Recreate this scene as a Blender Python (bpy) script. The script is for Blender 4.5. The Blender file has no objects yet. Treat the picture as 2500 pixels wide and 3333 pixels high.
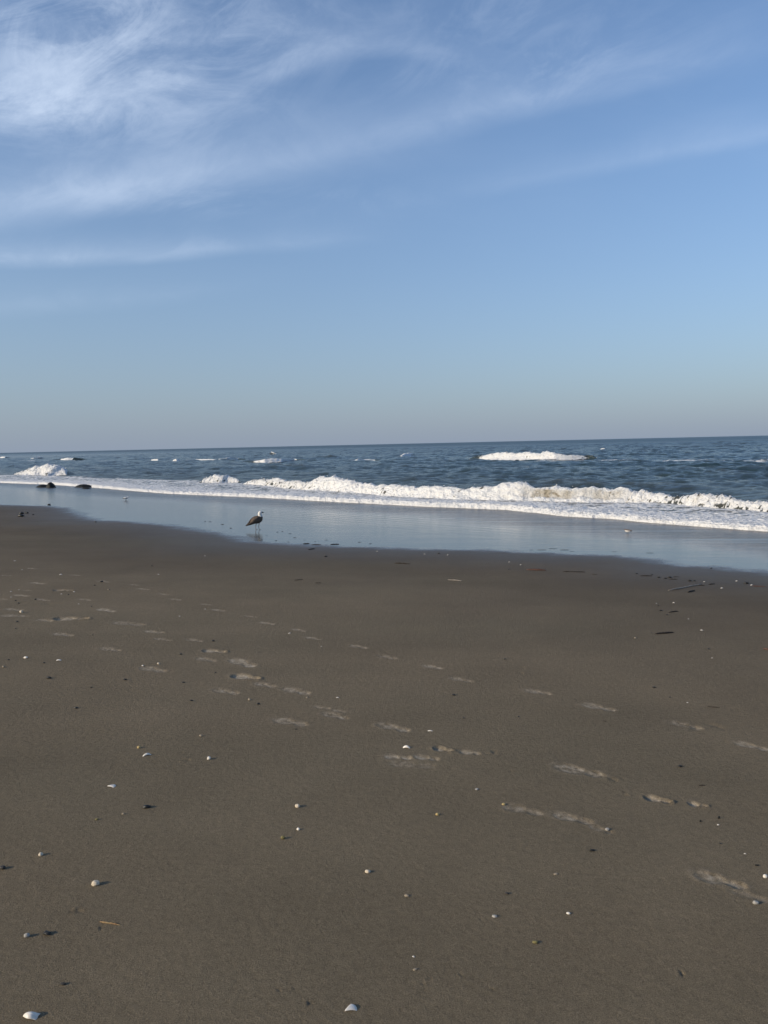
import bpy, bmesh, math, random
import numpy as np
from mathutils import Vector, Matrix

scene = bpy.context.scene
COL = scene.collection

# ------------------------------------------------------------------ camera
W0, H0, F = 2500.0, 3333.0, 2504.0          # photograph size and focal length in its pixels
CAM_Z = 2.5                                  # above the sea; the sand under the camera is at 0.85
PITCH, ROLL = math.radians(5.04), math.radians(1.3)
fw = np.array([0, math.cos(PITCH), -math.sin(PITCH)])
r0 = np.array([1.0, 0, 0]); u0 = np.array([0, math.sin(PITCH), math.cos(PITCH)])
rt = r0 * math.cos(ROLL) - u0 * math.sin(ROLL)
up = u0 * math.cos(ROLL) + r0 * math.sin(ROLL)
cd = bpy.data.cameras.new('camera')
cam = bpy.data.objects.new('camera', cd); COL.objects.link(cam)
cam.matrix_world = Matrix(((rt[0], up[0], -fw[0], 0), (rt[1], up[1], -fw[1], 0), (rt[2], up[2], -fw[2], CAM_Z), (0, 0, 0, 1)))
cd.sensor_fit = 'VERTICAL'; cd.sensor_height = 36.0; cd.lens = 36.0 * F / H0
cd.clip_start = 0.05; cd.clip_end = 60000
scene.camera = cam

# ------------------------------------------------------------------ light
SUN_EL, SUN_AZ = math.radians(21), math.atan2(-0.90, -0.42)   # azimuth from +Y towards +X
sun_dir = Vector((math.sin(SUN_AZ) * math.cos(SUN_EL), math.cos(SUN_AZ) * math.cos(SUN_EL), math.sin(SUN_EL)))
sl = bpy.data.lights.new('sun', 'SUN'); sl.energy = 4.25; sl.angle = math.radians(0.5); sl.color = (1.0, 0.85, 0.63)
so = bpy.data.objects.new('sun', sl); COL.objects.link(so)
so.rotation_euler = (-sun_dir).to_track_quat('-Z', 'Y').to_euler()
SKY_STRENGTH = 0.134
vs = scene.view_settings
vs.view_transform = 'Standard'; vs.look = 'None'; vs.gamma = 1.0; vs.exposure = -0.15; vs.use_curve_mapping = False


# ------------------------------------------------------------------ node helper: arithmetic on sockets
class X:
    def __init__(s, nt, v): s.nt, s.v = nt, v
    def _op(s, op, *a, clamp=False):
        n = s.nt.nodes.new('ShaderNodeMath'); n.operation = op; n.use_clamp = clamp
        for i, q in enumerate((s,) + a):
            q = q.v if isinstance(q, X) else q
            if isinstance(q, (int, float)): n.inputs[i].default_value = q
            else: s.nt.links.new(q, n.inputs[i])
        return X(s.nt, n.outputs[0])
    def __add__(s, o): return s._op('ADD', o)
    __radd__ = __add__
    def __mul__(s, o): return s._op('MULTIPLY', o)
    __rmul__ = __mul__
    def __sub__(s, o): return s._op('SUBTRACT', o)
    def __rsub__(s, o): return X(s.nt, float(o))._op('SUBTRACT', s)
    def __truediv__(s, o): return s._op('DIVIDE', o)
    def __pow__(s, o): return s._op('POWER', o)
    def exp(s): return s._op('EXPONENT')
    def clamp(s): return s._op('ADD', 0.0, clamp=True)
    def max(s, o): return s._op('MAXIMUM', o)
    def step(s, a, b):
        n = s.nt.nodes.new('ShaderNodeMapRange'); n.interpolation_type = 'SMOOTHSTEP'
        s.nt.links.new(s.v, n.inputs[0])
        if a > b:
            n.inputs[1].default_value, n.inputs[2].default_value, n.inputs[3].default_value, n.inputs[4].default_value = b, a, 1.0, 0.0
        else:
            n.inputs[1].default_value, n.inputs[2].default_value = a, b
        return X(s.nt, n.outputs[0])


def combine(nt, x, y, z):
    n = nt.nodes.new('ShaderNodeCombineXYZ')
    for i, q in enumerate((x, y, z)):
        q = q.v if isinstance(q, X) else q
        if isinstance(q, (int, float)): n.inputs[i].default_value = q
        else: nt.links.new(q, n.inputs[i])
    return n.outputs[0]


def noise(nt, vec, scale, detail=3.0, rough=0.5, dist=0.0):
    n = nt.nodes.new('ShaderNodeTexNoise')
    n.inputs['Scale'].default_value = scale; n.inputs['Detail'].default_value = detail
    n.inputs['Roughness'].default_value = rough; n.inputs['Distortion'].default_value = dist
    if vec is not None: nt.links.new(vec, n.inputs['Vector'])
    return X(nt, n.outputs['Fac'])


def mixc(nt, f, a, b):
    n = nt.nodes.new('ShaderNodeMix'); n.data_type = 'RGBA'
    for sock, q in ((n.inputs[0], f), (n.inputs[6], a), (n.inputs[7], b)):
        q = q.v if isinstance(q, X) else q
        if isinstance(q, (int, float)): sock.default_value = q
        elif isinstance(q, tuple): sock.default_value = q + (1.0,)
        else: nt.links.new(q, sock)
    return n.outputs[2]


# ------------------------------------------------------------------ pixel -> world
def ray(px, py):
    px = np.asarray(px, float); py = np.asarray(py, float)
    a = (px - W0 / 2) / F; b = -(py - H0 / 2) / F
    d = fw[None] + a.reshape(-1, 1) * rt[None] + b.reshape(-1, 1) * up[None]
    return d


def azel(px, py):
    d = ray(px, py); d = d / np.linalg.norm(d, axis=1)[:, None]
    return np.arctan2(d[:, 0], d[:, 1]), np.arcsin(d[:, 2])


# ------------------------------------------------------------------ world: clear sky with thin cirrus
wd = bpy.data.worlds.new('World'); scene.world = wd; wd.use_nodes = True
nt = wd.node_tree; nt.nodes.clear()
out = nt.nodes.new('ShaderNodeOutputWorld'); bg = nt.nodes.new('ShaderNodeBackground')
nt.links.new(bg.outputs[0], out.inputs[0]); bg.inputs[1].default_value = SKY_STRENGTH
sky = nt.nodes.new('ShaderNodeTexSky'); sky.sky_type = 'NISHITA'; sky.sun_disc = False
sky.sun_elevation = SUN_EL; sky.sun_rotation = SUN_AZ; sky.air_density = 1.0; sky.dust_density = 0.7; sky.ozone_density = 2.0
tc = nt.nodes.new('ShaderNodeTexCoord'); sp = nt.nodes.new('ShaderNodeSeparateXYZ')
nt.links.new(tc.outputs['Generated'], sp.inputs[0])
dx, dy, dz = (X(nt, sp.outputs[i]) for i in range(3))
az = dx._op('ARCTAN2', dy); el = dz._op('ARCSINE')
tint = nt.nodes.new('ShaderNodeMix'); tint.data_type = 'RGBA'; tint.blend_type = 'MULTIPLY'; tint.inputs[0].default_value = 1.0   # the camera's cool white balance
tint.inputs[7].default_value = (1.0, 1.175, 1.37, 1.0); nt.links.new(sky.outputs[0], tint.inputs[6])
# a little greyer and dimmer haze low over the sea
hz = (el._op('ABSOLUTE') * -4.4).exp()
colr = mixc(nt, hz * 0.95, tint.outputs[2], (2.32, 2.80, 3.62))
warp = noise(nt, combine(nt, az * 2.0, el * 5.0, 3.7), 2.2, 4, 0.55) - 0.5
cl = None


def band(pts, width, lo, hi, amp, stretch=7.0, soft=0.02, fib=0.6, seed=0.0, below=1.0):
    """one streak of cirrus along a curve through the given photograph points"""
    global cl
    p = np.array(pts, float); A, E_ = azel(p[:, 0], p[:, 1])
    c = np.polyfit(A, E_, 2 if len(p) > 2 else 1)
    c = [0.0] * (3 - len(c)) + [float(q) for q in c]
    curve = (az * c[0] + c[1]) * az + c[2]
    d = el - curve + warp * min(width * 1.2, 0.05)
    up_ = d.step(-width * below * 0.5, width * 0.25)      # crisp under edge, soft upper edge
    g = up_ * ((d.max(0.0) / width)._op('POWER', 1.3) * -1.0).exp()
    a0, a1 = azel([lo, hi], [500, 500])[0]
    env = az.step(a0 - soft, a0 + soft * 3) * az.step(a1 + soft, a1 - soft * 5)
    n1 = noise(nt, combine(nt, az * 4.0 + seed, d * 4.0 * stretch, seed), 2.5, 9, 0.66, 0.7)
    g = g * env * (n1.step(0.36, 0.68) * fib + (1 - fib)) * amp
    cl = g if cl is None else cl + g


band([(0, 365), (350, 350), (700, 300)], 0.050, -400, 700, 0.50, 1.6, 0.05, 0.7, 1.3, 0.9)
band([(380, 290), (560, 285), (740, 320)], 0.018, 350, 760, 0.38, 2.0, 0.04, 0.6, 2.2, 1.5)
band([(820, 275), (960, 225), (1080, 200)], 0.020, 760, 1100, 0.55, 1.6, 0.03, 0.6, 5.2, 1.6)
band([(1020, 160), (1250, 155), (1450, 185)], 0.020, 960, 1560, 0.50, 2.0, 0.05, 0.55, 7.7, 1.6)
band([(0, 670), (450, 575), (850, 530), (1250, 465)], 0.030, -600, 1450, 0.48, 1.6, 0.10, 0.35, 4.1, 2.6)
band([(1100, 470), (1300, 395), (1700, 340), (2050, 270), (2500, 140)], 0.024, 1000, 2900, 0.24, 1.6, 0.10, 0.5, 3.4, 2.2)
band([(1120, 460), (1300, 400), (1520, 345)], 0.020, 1040, 1640, 0.28, 2.0, 0.08, 0.4, 8.4, 2.0)
band([(1750, 372), (1950, 322), (2100, 290)], 0.010, 1720, 2150, 0.14, 2.0, 0.06, 0.3, 18.4, 1.6)
band([(1500, 630), (2000, 540), (2500, 435)], 0.018, 1650, 3200, 0.52, 1.6, 0.16, 0.35, 6.0, 1.6)
band([(0, 850), (420, 822), (850, 812), (1100, 775)], 0.015, -600, 1180, 0.46, 2.0, 0.10, 0.5, 12.0, 1.8)
band([(0, 1000), (350, 972), (620, 945)], 0.018, -500, 700, 0.34, 2.0, 0.12, 0.45, 15.0, 2.0)


def blob(px, py, ra, re, amp, seed, lo=0.40, hi=0.68):
    """a loose patch of thin cloud round one photograph point"""
    global cl
    a, e = (float(q[0]) for q in azel([px], [py]))
    g = (((az - a) / ra)._op('POWER', 2.0) * -1.0).exp() * (((el - e) / re)._op('POWER', 2.0) * -1.0).exp()
    n = noise(nt, combine(nt, az * 3.0 + seed, el * 7.0 - az * 2.0, seed), 2.0, 10, 0.66, 0.9).step(lo, hi)
    cl = cl + g * n * amp


blob(60, 190, 0.15, 0.060, 0.50, 31.0)
blob(330, 120, 0.13, 0.085, 0.50, 37.5)
blob(620, 50, 0.16, 0.060, 0.30, 43.2)
blob(120, 330, 0.20, 0.026, 0.45, 3.7)
blob(560, 275, 0.10, 0.022, 0.34, 63.7)
blob(1550, 40, 0.22, 0.050, 0.10, 51.0)
blob(1700, 220, 0.20, 0.030, 0.14, 58.0)
blob(300, 620, 0.30, 0.020, 0.16, 71.0)
veil = noise(nt, combine(nt, az * 1.5 + 4.0, el * 5.0, 0.0), 2.2, 5, 0.55, 0.8).step(0.35, 0.8) * el.step(0.12, 0.5) * 0.05
cl = 1 - ((cl + veil) * -1.15).exp()
colr = mixc(nt, cl, colr, (6.2, 7.2, 8.8))
nt.links.new(colr, bg.inputs[0])


# ------------------------------------------------------------------ numpy noise
_rng = np.random.RandomState(7)
_perm = _rng.permutation(256).astype(np.int64); _perm = np.concatenate([_perm, _perm])
_g3 = _rng.normal(size=(256, 3)); _g3 /= np.linalg.norm(_g3, axis=1)[:, None]


def perlin(x, y, z=0.0):
    x, y, z = np.broadcast_arrays(np.asarray(x, float), np.asarray(y, float), np.asarray(z, float))
    xi, yi, zi = np.floor(x).astype(np.int64), np.floor(y).astype(np.int64), np.floor(z).astype(np.int64)
    xf, yf, zf = x - xi, y - yi, z - zi
    u, v, w = (q * q * q * (q * (q * 6 - 15) + 10) for q in (xf, yf, zf))
    flat = np.ndim(z) and not np.any(zf)
    res = 0.0
    for k in ((0,) if flat else (0, 1)):
        wz = 1.0 if flat else (w if k else 1 - w)
        for j in (0, 1):
            for i in (0, 1):
                h = _perm[_perm[_perm[(xi + i) & 255] + ((yi + j) & 255)] + ((zi + k) & 255)]
                g = _g3[h]
                res = res + wz * (v if j else 1 - v) * (u if i else 1 - u) * (g[..., 0] * (xf - i) + g[..., 1] * (yf - j) + g[..., 2] * (zf - k))
    return res


def fbm(x, y, z=0.0, n=4, gain=0.5, lac=2.03, billow=False):
    a, s, t = 1.0, 0.0, 0.0
    for i in range(n):
        p = perlin(np.asarray(x) * lac ** i + 13.7 * i, np.asarray(y) * lac ** i + 5.3 * i, np.asarray(z) * lac ** i + (7.1 * i if np.ndim(z) or z else 0))
        s = s + a * (1 - 2.6 * np.abs(p) if billow else p); t += a; a *= gain
    return s / t


def sstep(x, a, b):
    q = np.clip((x - a) / (b - a), 0, 1); return q * q * (3 - 2 * q)


# ------------------------------------------------------------------ shore coordinates: s seaward, t along the waterline
SD = np.array([0.722, 0.692]); SD /= np.linalg.norm(SD); TD = np.array([-SD[1], SD[0]])
st = lambda x, y: (x * SD[0] + y * SD[1], x * TD[0] + y * TD[1])
xy = lambda s, t: (s * SD[0] + t * TD[0], s * SD[1] + t * TD[1])
_ks = np.linspace(-400, 400, 8001)
_kz = np.interp(_ks, [-400, -60, -25, -8, 0, 6, 11.5, 17, 22.5, 30, 60, 400], [7, 4.5, 2.3, 1.22, 0.85, 0.60, 0.40, 0.17, 0.0, -0.28, -1.3, -8])
_kz = np.convolve(np.pad(_kz, 25, mode='edge'), np.hanning(51) / np.hanning(51).sum(), 'valid')
sand_z = lambda s: np.interp(s, _ks, _kz)


def hit(px, py, z=None):
    """point of the sand (or of the level z) seen at photograph pixel px, py"""
    d = ray(px, py); d = d / d[:, 1:2]
    y = np.full(len(d), 8.0) if z is None else (z - CAM_Z) / d[:, 2]
    if z is None:
        lo, hi_ = np.full(len(d), 0.5), np.full(len(d), 400.0)
        for _ in range(60):
            y = (lo + hi_) / 2; s, _t = st(d[:, 0] * y, y)
            below = CAM_Z + d[:, 2] * y < sand_z(s)
            hi_ = np.where(below, y, hi_); lo = np.where(below, lo, y)
    x = d[:, 0] * y; s, _t = st(x, y)
    return np.stack([x, y, CAM_Z + d[:, 2] * y], 1)


def curve_st(pts, z=0.02):
    """s as a function of t for a line traced over the water or the sand"""
    p = hit([q[0] for q in pts], [q[1] for q in pts], z); s, t = st(p[:, 0], p[:, 1])
    o = np.argsort(t); s, t = s[o], t[o]
    return lambda q: np.interp(q, t, s)


S_EDGE = curve_st([(-300, 1560), (0, 1572), (170, 1577), (300, 1586), (410, 1597), (550, 1609), (850, 1620), (1062, 1632), (1400, 1649), (1650, 1657), (1829, 1680),
                   (2009, 1692), (2162, 1708), (2330, 1722), (2500, 1735), (2900, 1790)])
S_LACE = curve_st([(-300, 1545), (0, 1549), (200, 1553), (400, 1563), (600, 1568), (780, 1578), (1100, 1605), (1650, 1632), (2000, 1640), (2300, 1655), (2500, 1666), (2900, 1700)])
S_WET = curve_st([(-300, 1640), (0, 1642), (169, 1647), (230, 1653), (272, 1672), (333, 1692), (461, 1699), (564, 1708), (640, 1720), (743, 1735), (780, 1745), (830, 1760), (900, 1766), (960, 1769), (1107, 1777),
                  (1312, 1783), (1650, 1790), (1804, 1800), (1957, 1804), (2085, 1812), (2162, 1824), (2239, 1838), (2367, 1846), (2500, 1856), (2900, 1890)], None)


# ------------------------------------------------------------------ object helpers
def link(o, parent=None):
    COL.objects.link(o)
    if parent is not None: o.parent = parent
    return o


def tag(o, label=None, cat=None, group=None, kind=None):
    for k, v in (('label', label), ('category', cat), ('group', group), ('kind', kind)):
        if v: o[k] = v
    return o


def mesh_np(name, v, f, mat, parent=None, attrs=None, smooth=True):
    """mesh from arrays: v (n,3), f (m,4) quads, or a list of faces"""
    me = bpy.data.meshes.new(name)
    v = np.asarray(v, np.float32)
    if isinstance(f, np.ndarray):
        k = f.shape[1]
        me.vertices.add(len(v)); me.vertices.foreach_set('co', v.ravel())
        me.loops.add(f.size); me.loops.foreach_set('vertex_index', f.astype(np.int32).ravel())
        me.polygons.add(len(f)); me.polygons.foreach_set('loop_start', np.arange(0, f.size, k, dtype=np.int32))
        me.update(calc_edges=True)
    else:
        me.from_pydata(v.tolist(), [], f); me.update()
    me.polygons.foreach_set('use_smooth', np.full(len(me.polygons), smooth))
    for an, av in (attrs or {}).items():
        a = me.attributes.new(an, 'FLOAT', 'POINT'); a.data.foreach_set('value', np.asarray(av, np.float32).ravel())
    if mat is not None:
        for m in (mat if isinstance(mat, list) else [mat]): me.materials.append(m)
    return link(bpy.data.objects.new(name, me), parent)


def grid_faces(nr, nc, keep=None, wrap=False):
    i = np.arange(nr * nc).reshape(nr, nc)
    f = np.stack([i[:-1, :-1], i[:-1, 1:], i[1:, 1:], i[1:, :-1]], -1).reshape(-1, 4)
    if wrap:
        g = np.stack([i[:-1, -1], i[:-1, 0], i[1:, 0], i[1:, -1]], -1).reshape(-1, 4); f = np.concatenate([f, g])
    return f


def compact(v, f, attrs):
    used = np.zeros(len(v), bool); used[f.ravel()] = True
    idx = np.cumsum(used) - 1
    return v[used], idx[f], {k: a[used] for k, a in attrs.items()}


def new_mat(name):
    m = bpy.data.materials.new(name); m.use_nodes = True
    return m, m.node_tree, m.node_tree.nodes['Principled BSDF']


def setin(nt, bs, key, q):
    q = q.v if isinstance(q, X) else q
    if isinstance(q, (int, float)): bs.inputs[key].default_value = q
    elif isinstance(q, tuple): bs.inputs[key].default_value = q + (1.0,) if len(q) == 3 else q
    else: nt.links.new(q, bs.inputs[key])


def attr(nt, name):
    n = nt.nodes.new('ShaderNodeAttribute'); n.attribute_name = name; return X(nt, n.outputs['Fac'])


def objco(nt, sx=1.0, sy=1.0, sz=1.0, rot=0.0):
    t = nt.nodes.new('ShaderNodeTexCoord'); m = nt.nodes.new('ShaderNodeMapping')
    m.vector_type = 'POINT'; m.inputs['Rotation'].default_value = (0, 0, rot); m.inputs['Scale'].default_value = (sx, sy, sz)
    nt.links.new(t.outputs['Object'], m.inputs['Vector']); return m.outputs[0]


def bump(nt, bs, h, strength, dist, prev=None):
    n = nt.nodes.new('ShaderNodeBump'); n.inputs['Strength'].default_value = 1.0
    s_ = strength.v if isinstance(strength, X) else strength
    if isinstance(s_, (int, float)): n.inputs['Strength'].default_value = s_
    else: nt.links.new(s_, n.inputs['Strength'])
    n.inputs['Distance'].default_value = dist; nt.links.new(h.v, n.inputs['Height'])
    if prev is not None: nt.links.new(prev, n.inputs['Normal'])
    if bs is not None: nt.links.new(n.outputs[0], bs.inputs['Normal'])
    return n.outputs[0]


# ================================================================== materials of the setting
ALONG = -math.atan2(TD[1], TD[0])            # turns the texture so that its x runs along the waterline

m_sand, nt, bs = new_mat('sand')
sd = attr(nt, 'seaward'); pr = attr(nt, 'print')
co = objco(nt)
wob = noise(nt, co, 0.9, 4, 0.6) - 0.5
damp = (sd + wob * 2.2).step(-9.5, 0.0)
gloss = (sd + (noise(nt, co, 1.8, 6, 0.65) - 0.5) * 1.3).step(-0.75, 0.20)
sheen = (sd + wob * 1.4).step(-4.2, 0.3)
grain = noise(nt, co, 250.0, 3, 0.78); patch = noise(nt, co, 1.1, 5, 0.62); mid = noise(nt, co, 34.0, 4, 0.65)
c = mixc(nt, damp, (0.214, 0.166, 0.107), (0.108, 0.086, 0.062))
c = mixc(nt, noise(nt, objco(nt, 0.25, 0.6, 1.0, ALONG), 0.7, 4).step(0.45, 0.72) * 0.30, c, (0.150, 0.130, 0.086))
c = mixc(nt, gloss, c, (0.060, 0.052, 0.046))
streak = noise(nt, objco(nt, 0.22, 3.6, 1.0, ALONG), 1.0, 5, 0.62, 0.2).step(0.60, 0.72) * sd.step(1.8, 5.0) * noise(nt, co, 0.35, 2).step(0.42, 0.6)
c = mixc(nt, streak * 0.45, c, (0.70, 0.69, 0.67))
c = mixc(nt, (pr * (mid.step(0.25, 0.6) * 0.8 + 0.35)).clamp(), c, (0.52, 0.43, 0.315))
tide = noise(nt, objco(nt, 0.10, 0.55, 1.0, ALONG), 1.0, 5, 0.6, 0.6)
v = (grain.step(0.22, 0.78) * 1.0 + 0.50) * (patch * 0.40 + 0.80) * (tide * 0.44 + 0.78) * (mid * 0.5 + 0.75)
mu = nt.nodes.new('ShaderNodeVectorMath'); mu.operation = 'SCALE'; nt.links.new(c, mu.inputs[0]); nt.links.new(v.v, mu.inputs[3])
setin(nt, bs, 'Base Color', mu.outputs[0])
setin(nt, bs, 'Roughness', attr(nt, 'film') * 0.10 + 0.92 - sheen * 0.42 - gloss * 0.38)
setin(nt, bs, 'Specular IOR Level', sheen * 0.42 + gloss * 0.02 + 0.10)
bs.inputs['IOR'].default_value = 1.40
dry = 1 - gloss
b1 = bump(nt, None, grain, dry * 1.0, 0.006)
b2 = bump(nt, None, mid, dry * 0.55, 0.012, b1)
rip = noise(nt, objco(nt, 0.5, 3.0, 1.0, ALONG), 1.6, 4, 0.55)
film = attr(nt, 'film')
chop = noise(nt, objco(nt, 0.35, 1.6, 1.0, ALONG), 5.0, 5, 0.62, 0.3)
calm = noise(nt, objco(nt, 0.11, 2.4, 1.0, ALONG), 1.1, 5, 0.62, 0.4).step(0.48, 0.62)
b3 = bump(nt, None, rip, gloss * 0.16, 0.02, b2)
bump(nt, bs, chop, gloss * (film * 0.85 + 0.04) * (1 - calm * 0.93), 0.12, b3)

m_sea, nt, bs = new_mat('sea water')
fo = attr(nt, 'foam'); si = attr(nt, 'silt'); co = objco(nt)
cu = objco(nt, 0.55, 1.0, 1.0, ALONG)
n1 = noise(nt, cu, 1.3, 6, 0.62, 0.5); n2 = noise(nt, cu, 6.0, 5, 0.6, 0.3)
vo = nt.nodes.new('ShaderNodeTexVoronoi'); vo.feature = 'DISTANCE_TO_EDGE'; vo.inputs['Scale'].default_value = 2.2
wv = nt.nodes.new('ShaderNodeVectorMath'); wv.operation = 'ADD'; nt.links.new(cu, wv.inputs[0])
wn = nt.nodes.new('ShaderNodeTexNoise'); wn.inputs['Scale'].default_value = 1.5; wn.inputs['Detail'].default_value = 3; nt.links.new(cu, wn.inputs['Vector'])
nt.links.new(wn.outputs['Color'], wv.inputs[1]); nt.links.new(wv.outputs[0], vo.inputs['Vector'])
lace = 1 - (X(nt, vo.outputs['Distance']) * 3.4).clamp()
q = fo * 1.6 + (n1 - 0.5) * 1.1 + (n2 - 0.5) * 0.9 + (lace - 0.5) * 0.45
fm = q.step(0.62, 0.98) * fo.step(0.0, 0.06)
c = mixc(nt, si, (0.021, 0.043, 0.051), (0.20, 0.165, 0.115))
setin(nt, bs, 'Base Color', c)
bs.inputs['IOR'].default_value = 1.33
setin(nt, bs, 'Roughness', 0.06 + si * 0.3 + attr(nt, 'ruffled') * 0.30)
setin(nt, bs, 'Specular IOR Level', 0.5)
w1 = noise(nt, objco(nt, 0.6, 1.3, 1.0, ALONG), 1.3, 6, 0.66)
bump(nt, bs, w1, 0.9, 0.42)
fb = nt.nodes.new('ShaderNodeBsdfPrincipled'); fb.inputs['Roughness'].default_value = 0.85
setin(nt, fb, 'Base Color', mixc(nt, attr(nt, 'tan') * 0.9, mixc(nt, n2, (0.66, 0.65, 0.63), (0.86, 0.855, 0.84)), (0.25, 0.205, 0.13)))
fb.inputs['Subsurface Weight'].default_value = 0.0
bump(nt, fb, noise(nt, co, 6.0, 4, 0.58) * 0.7 + n2 * 0.7, 1.0, 0.19)
mx = nt.nodes.new('ShaderNodeMixShader'); nt.links.new(fm.v, mx.inputs[0]); nt.links.new(bs.outputs[0], mx.inputs[1]); nt.links.new(fb.outputs[0], mx.inputs[2])
nt.links.new(mx.outputs[0], nt.nodes['Material Output'].inputs[0])


def plain(name, col, col2=None, rough=0.7, scale=30.0, b=0.4, bd=0.002, spec=0.3, detail=4):
    m, nt, bs = new_mat(name); co = objco(nt)
    n = noise(nt, co, scale, detail, 0.62)
    setin(nt, bs, 'Base Color', mixc(nt, n.step(0.3, 0.7), col, col2 or tuple(q * 0.6 for q in col)))
    setin(nt, bs, 'Roughness', rough); setin(nt, bs, 'Specular IOR Level', spec)
    if b: bump(nt, bs, noise(nt, co, scale * 1.7, 5, 0.65), b, bd)
    return m


# ================================================================== the beach
# footprints: centre x, y, half length along the print and its tilt, in photograph pixels; last: depth, lightness
FEET = [(123, 1898, 46, 4, 1, .8), (138, 1952, 40, 6, 1, .7), (87, 1921, 32, 2, 1, .7), (70, 1938, 46, 5, 1, .7), (277, 1952, 44, 6, 1, .8), (346, 1987, 52, 9, 1, .9),
        (143, 2020, 52, 6, 1, .8), (46, 1984, 56, 5, 1.2, .8), (46, 2005, 86, 2, .7, .7), (418, 2031, 100, 9, 1, .7), (500, 2057, 62, 6, 1, .7), (530, 2082, 52, 6, 1, .9), (205, 2066, 62, 9, 1, .8),
        (358, 2114, 64, 9, 1, .9), (497, 2178, 80, 14, 1, .8), (632, 2084, 54, 8, 1, .7), (672, 2146, 66, 10, 1, .9), (790, 2157, 72, 26, 1, .9), (735, 2249, 80, 14, 1, .9),
        (338, 1893, 34, 5, .8, .6), (246, 1872, 30, 3, .8, .6), (466, 1918, 34, 4, .8, .7), (435, 1904, 34, 3, .7, .5), (533, 1934, 36, 4, .8, .6), (571, 1951, 36, 4, .8, .7), (671, 1967, 36, 4, .8, .6), (710, 1986, 40, 6, .9, .8),
        (813, 2006, 40, 5, .8, .6), (869, 2028, 46, 6, .9, .8), (974, 2050, 42, 8, .9, .7), (1020, 2077, 48, 8, 1, .9), (1166, 2104, 56, 10, 1, .8), (1259, 2138, 60, 12, 1, .9), (1410, 2171, 66, 12, 1, .8),
        (1502, 2213, 72, 14, 1, .9), (862, 2228, 66, 12, 1, .9), (964, 2248, 84, 20, 1, .9), (1046, 2302, 56, 8, 1, .8), (1105, 2314, 44, 6, .8, .7), (1092, 2330, 82, 20, 1, .9), (945, 2350, 110, 22, .9, .7),
        (1282, 2368, 100, 24, 1.1, .9), (1295, 2465, 92, 6, 1.2, 1), (1389, 2467, 84, 10, 1.2, 1), (1750, 2253, 88, 16, 1, .9), (1950, 2303, 106, 22, 1, .9), (2231, 2361, 110, 24, .9, .7), (2449, 2428, 120, 26, 1, .8),
        (1886, 2509, 165, 36, 1.2, 1), (1700, 2635, 130, 30, .9, .55), (1865, 2664, 130, 30, 1.1, .9), (2345, 2866, 170, 44, 1.3, 1), (1957, 2700, 80, 24, .8, .45),
        (20, 1873, 36, 2, .8, .6), (105, 1850, 30, 3, .7, .6), (10, 1950, 30, 3, .9, .7), (1340, 2488, 150, 12, .5, .35), (2440, 2915, 130, 40, .6, .35)]
DUG = [(205, 1921, 60, 2, 2.4, .7), (233, 2015, 108, 2, 3.0, .8), (697, 2119, 74, 6, 2.0, .9), (800, 2203, 84, 14, 2.2, .9), (1443, 2440, 64, 12, 2.2, .8), (1530, 2450, 70, 8, 1.0, .6),
       (2142, 2602, 90, 18, 2.4, .8), (2270, 2618, 66, 14, 2.0, .9)]
CLAW = [(905, 3221, 24), (956, 3220, 22), (1502, 3174, 24), (1380, 3198, 26), (1400, 3185, 18), (1602, 3221, 22), (1007, 3269, 30), (1049, 3110, 14), (1563, 3029, 14), (2219, 3169, 30), (605, 2474, 36), (585, 2452, 22),
        (272, 2697, 16), (1700, 2172, 30), (1695, 2190, 26), (1658, 2155, 24), (1610, 2448, 40), (1668, 2512, 30), (2030, 2585, 40), (1995, 2537, 40), (250, 2965, 40), (330, 3020, 24), (995, 3296, 16), (2260, 2370, 60), (2330, 2364, 60), (1562, 2993, 14),
        (1145, 3252, 12), (170, 1965, 60), (75, 1960, 40)]


def prints():
    out = []
    for lst, dug in ((FEET, 0), (DUG, 1)):
        for (x, y, ln, ti, de, li) in lst:
            p = hit([x - ln / 2, x + ln / 2], [y - ti / 2, y + ti / 2])
            c_ = (p[0] + p[1]) / 2; d = p[1] - p[0]; L = np.linalg.norm(d[:2])
            out.append((c_[0], c_[1], math.atan2(d[1], d[0]), L, de, li, dug))
    return out


PRINTS = prints()
CLAWS = [(*hit([x], [y])[0][:2], w) for x, y, w in CLAW]


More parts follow.
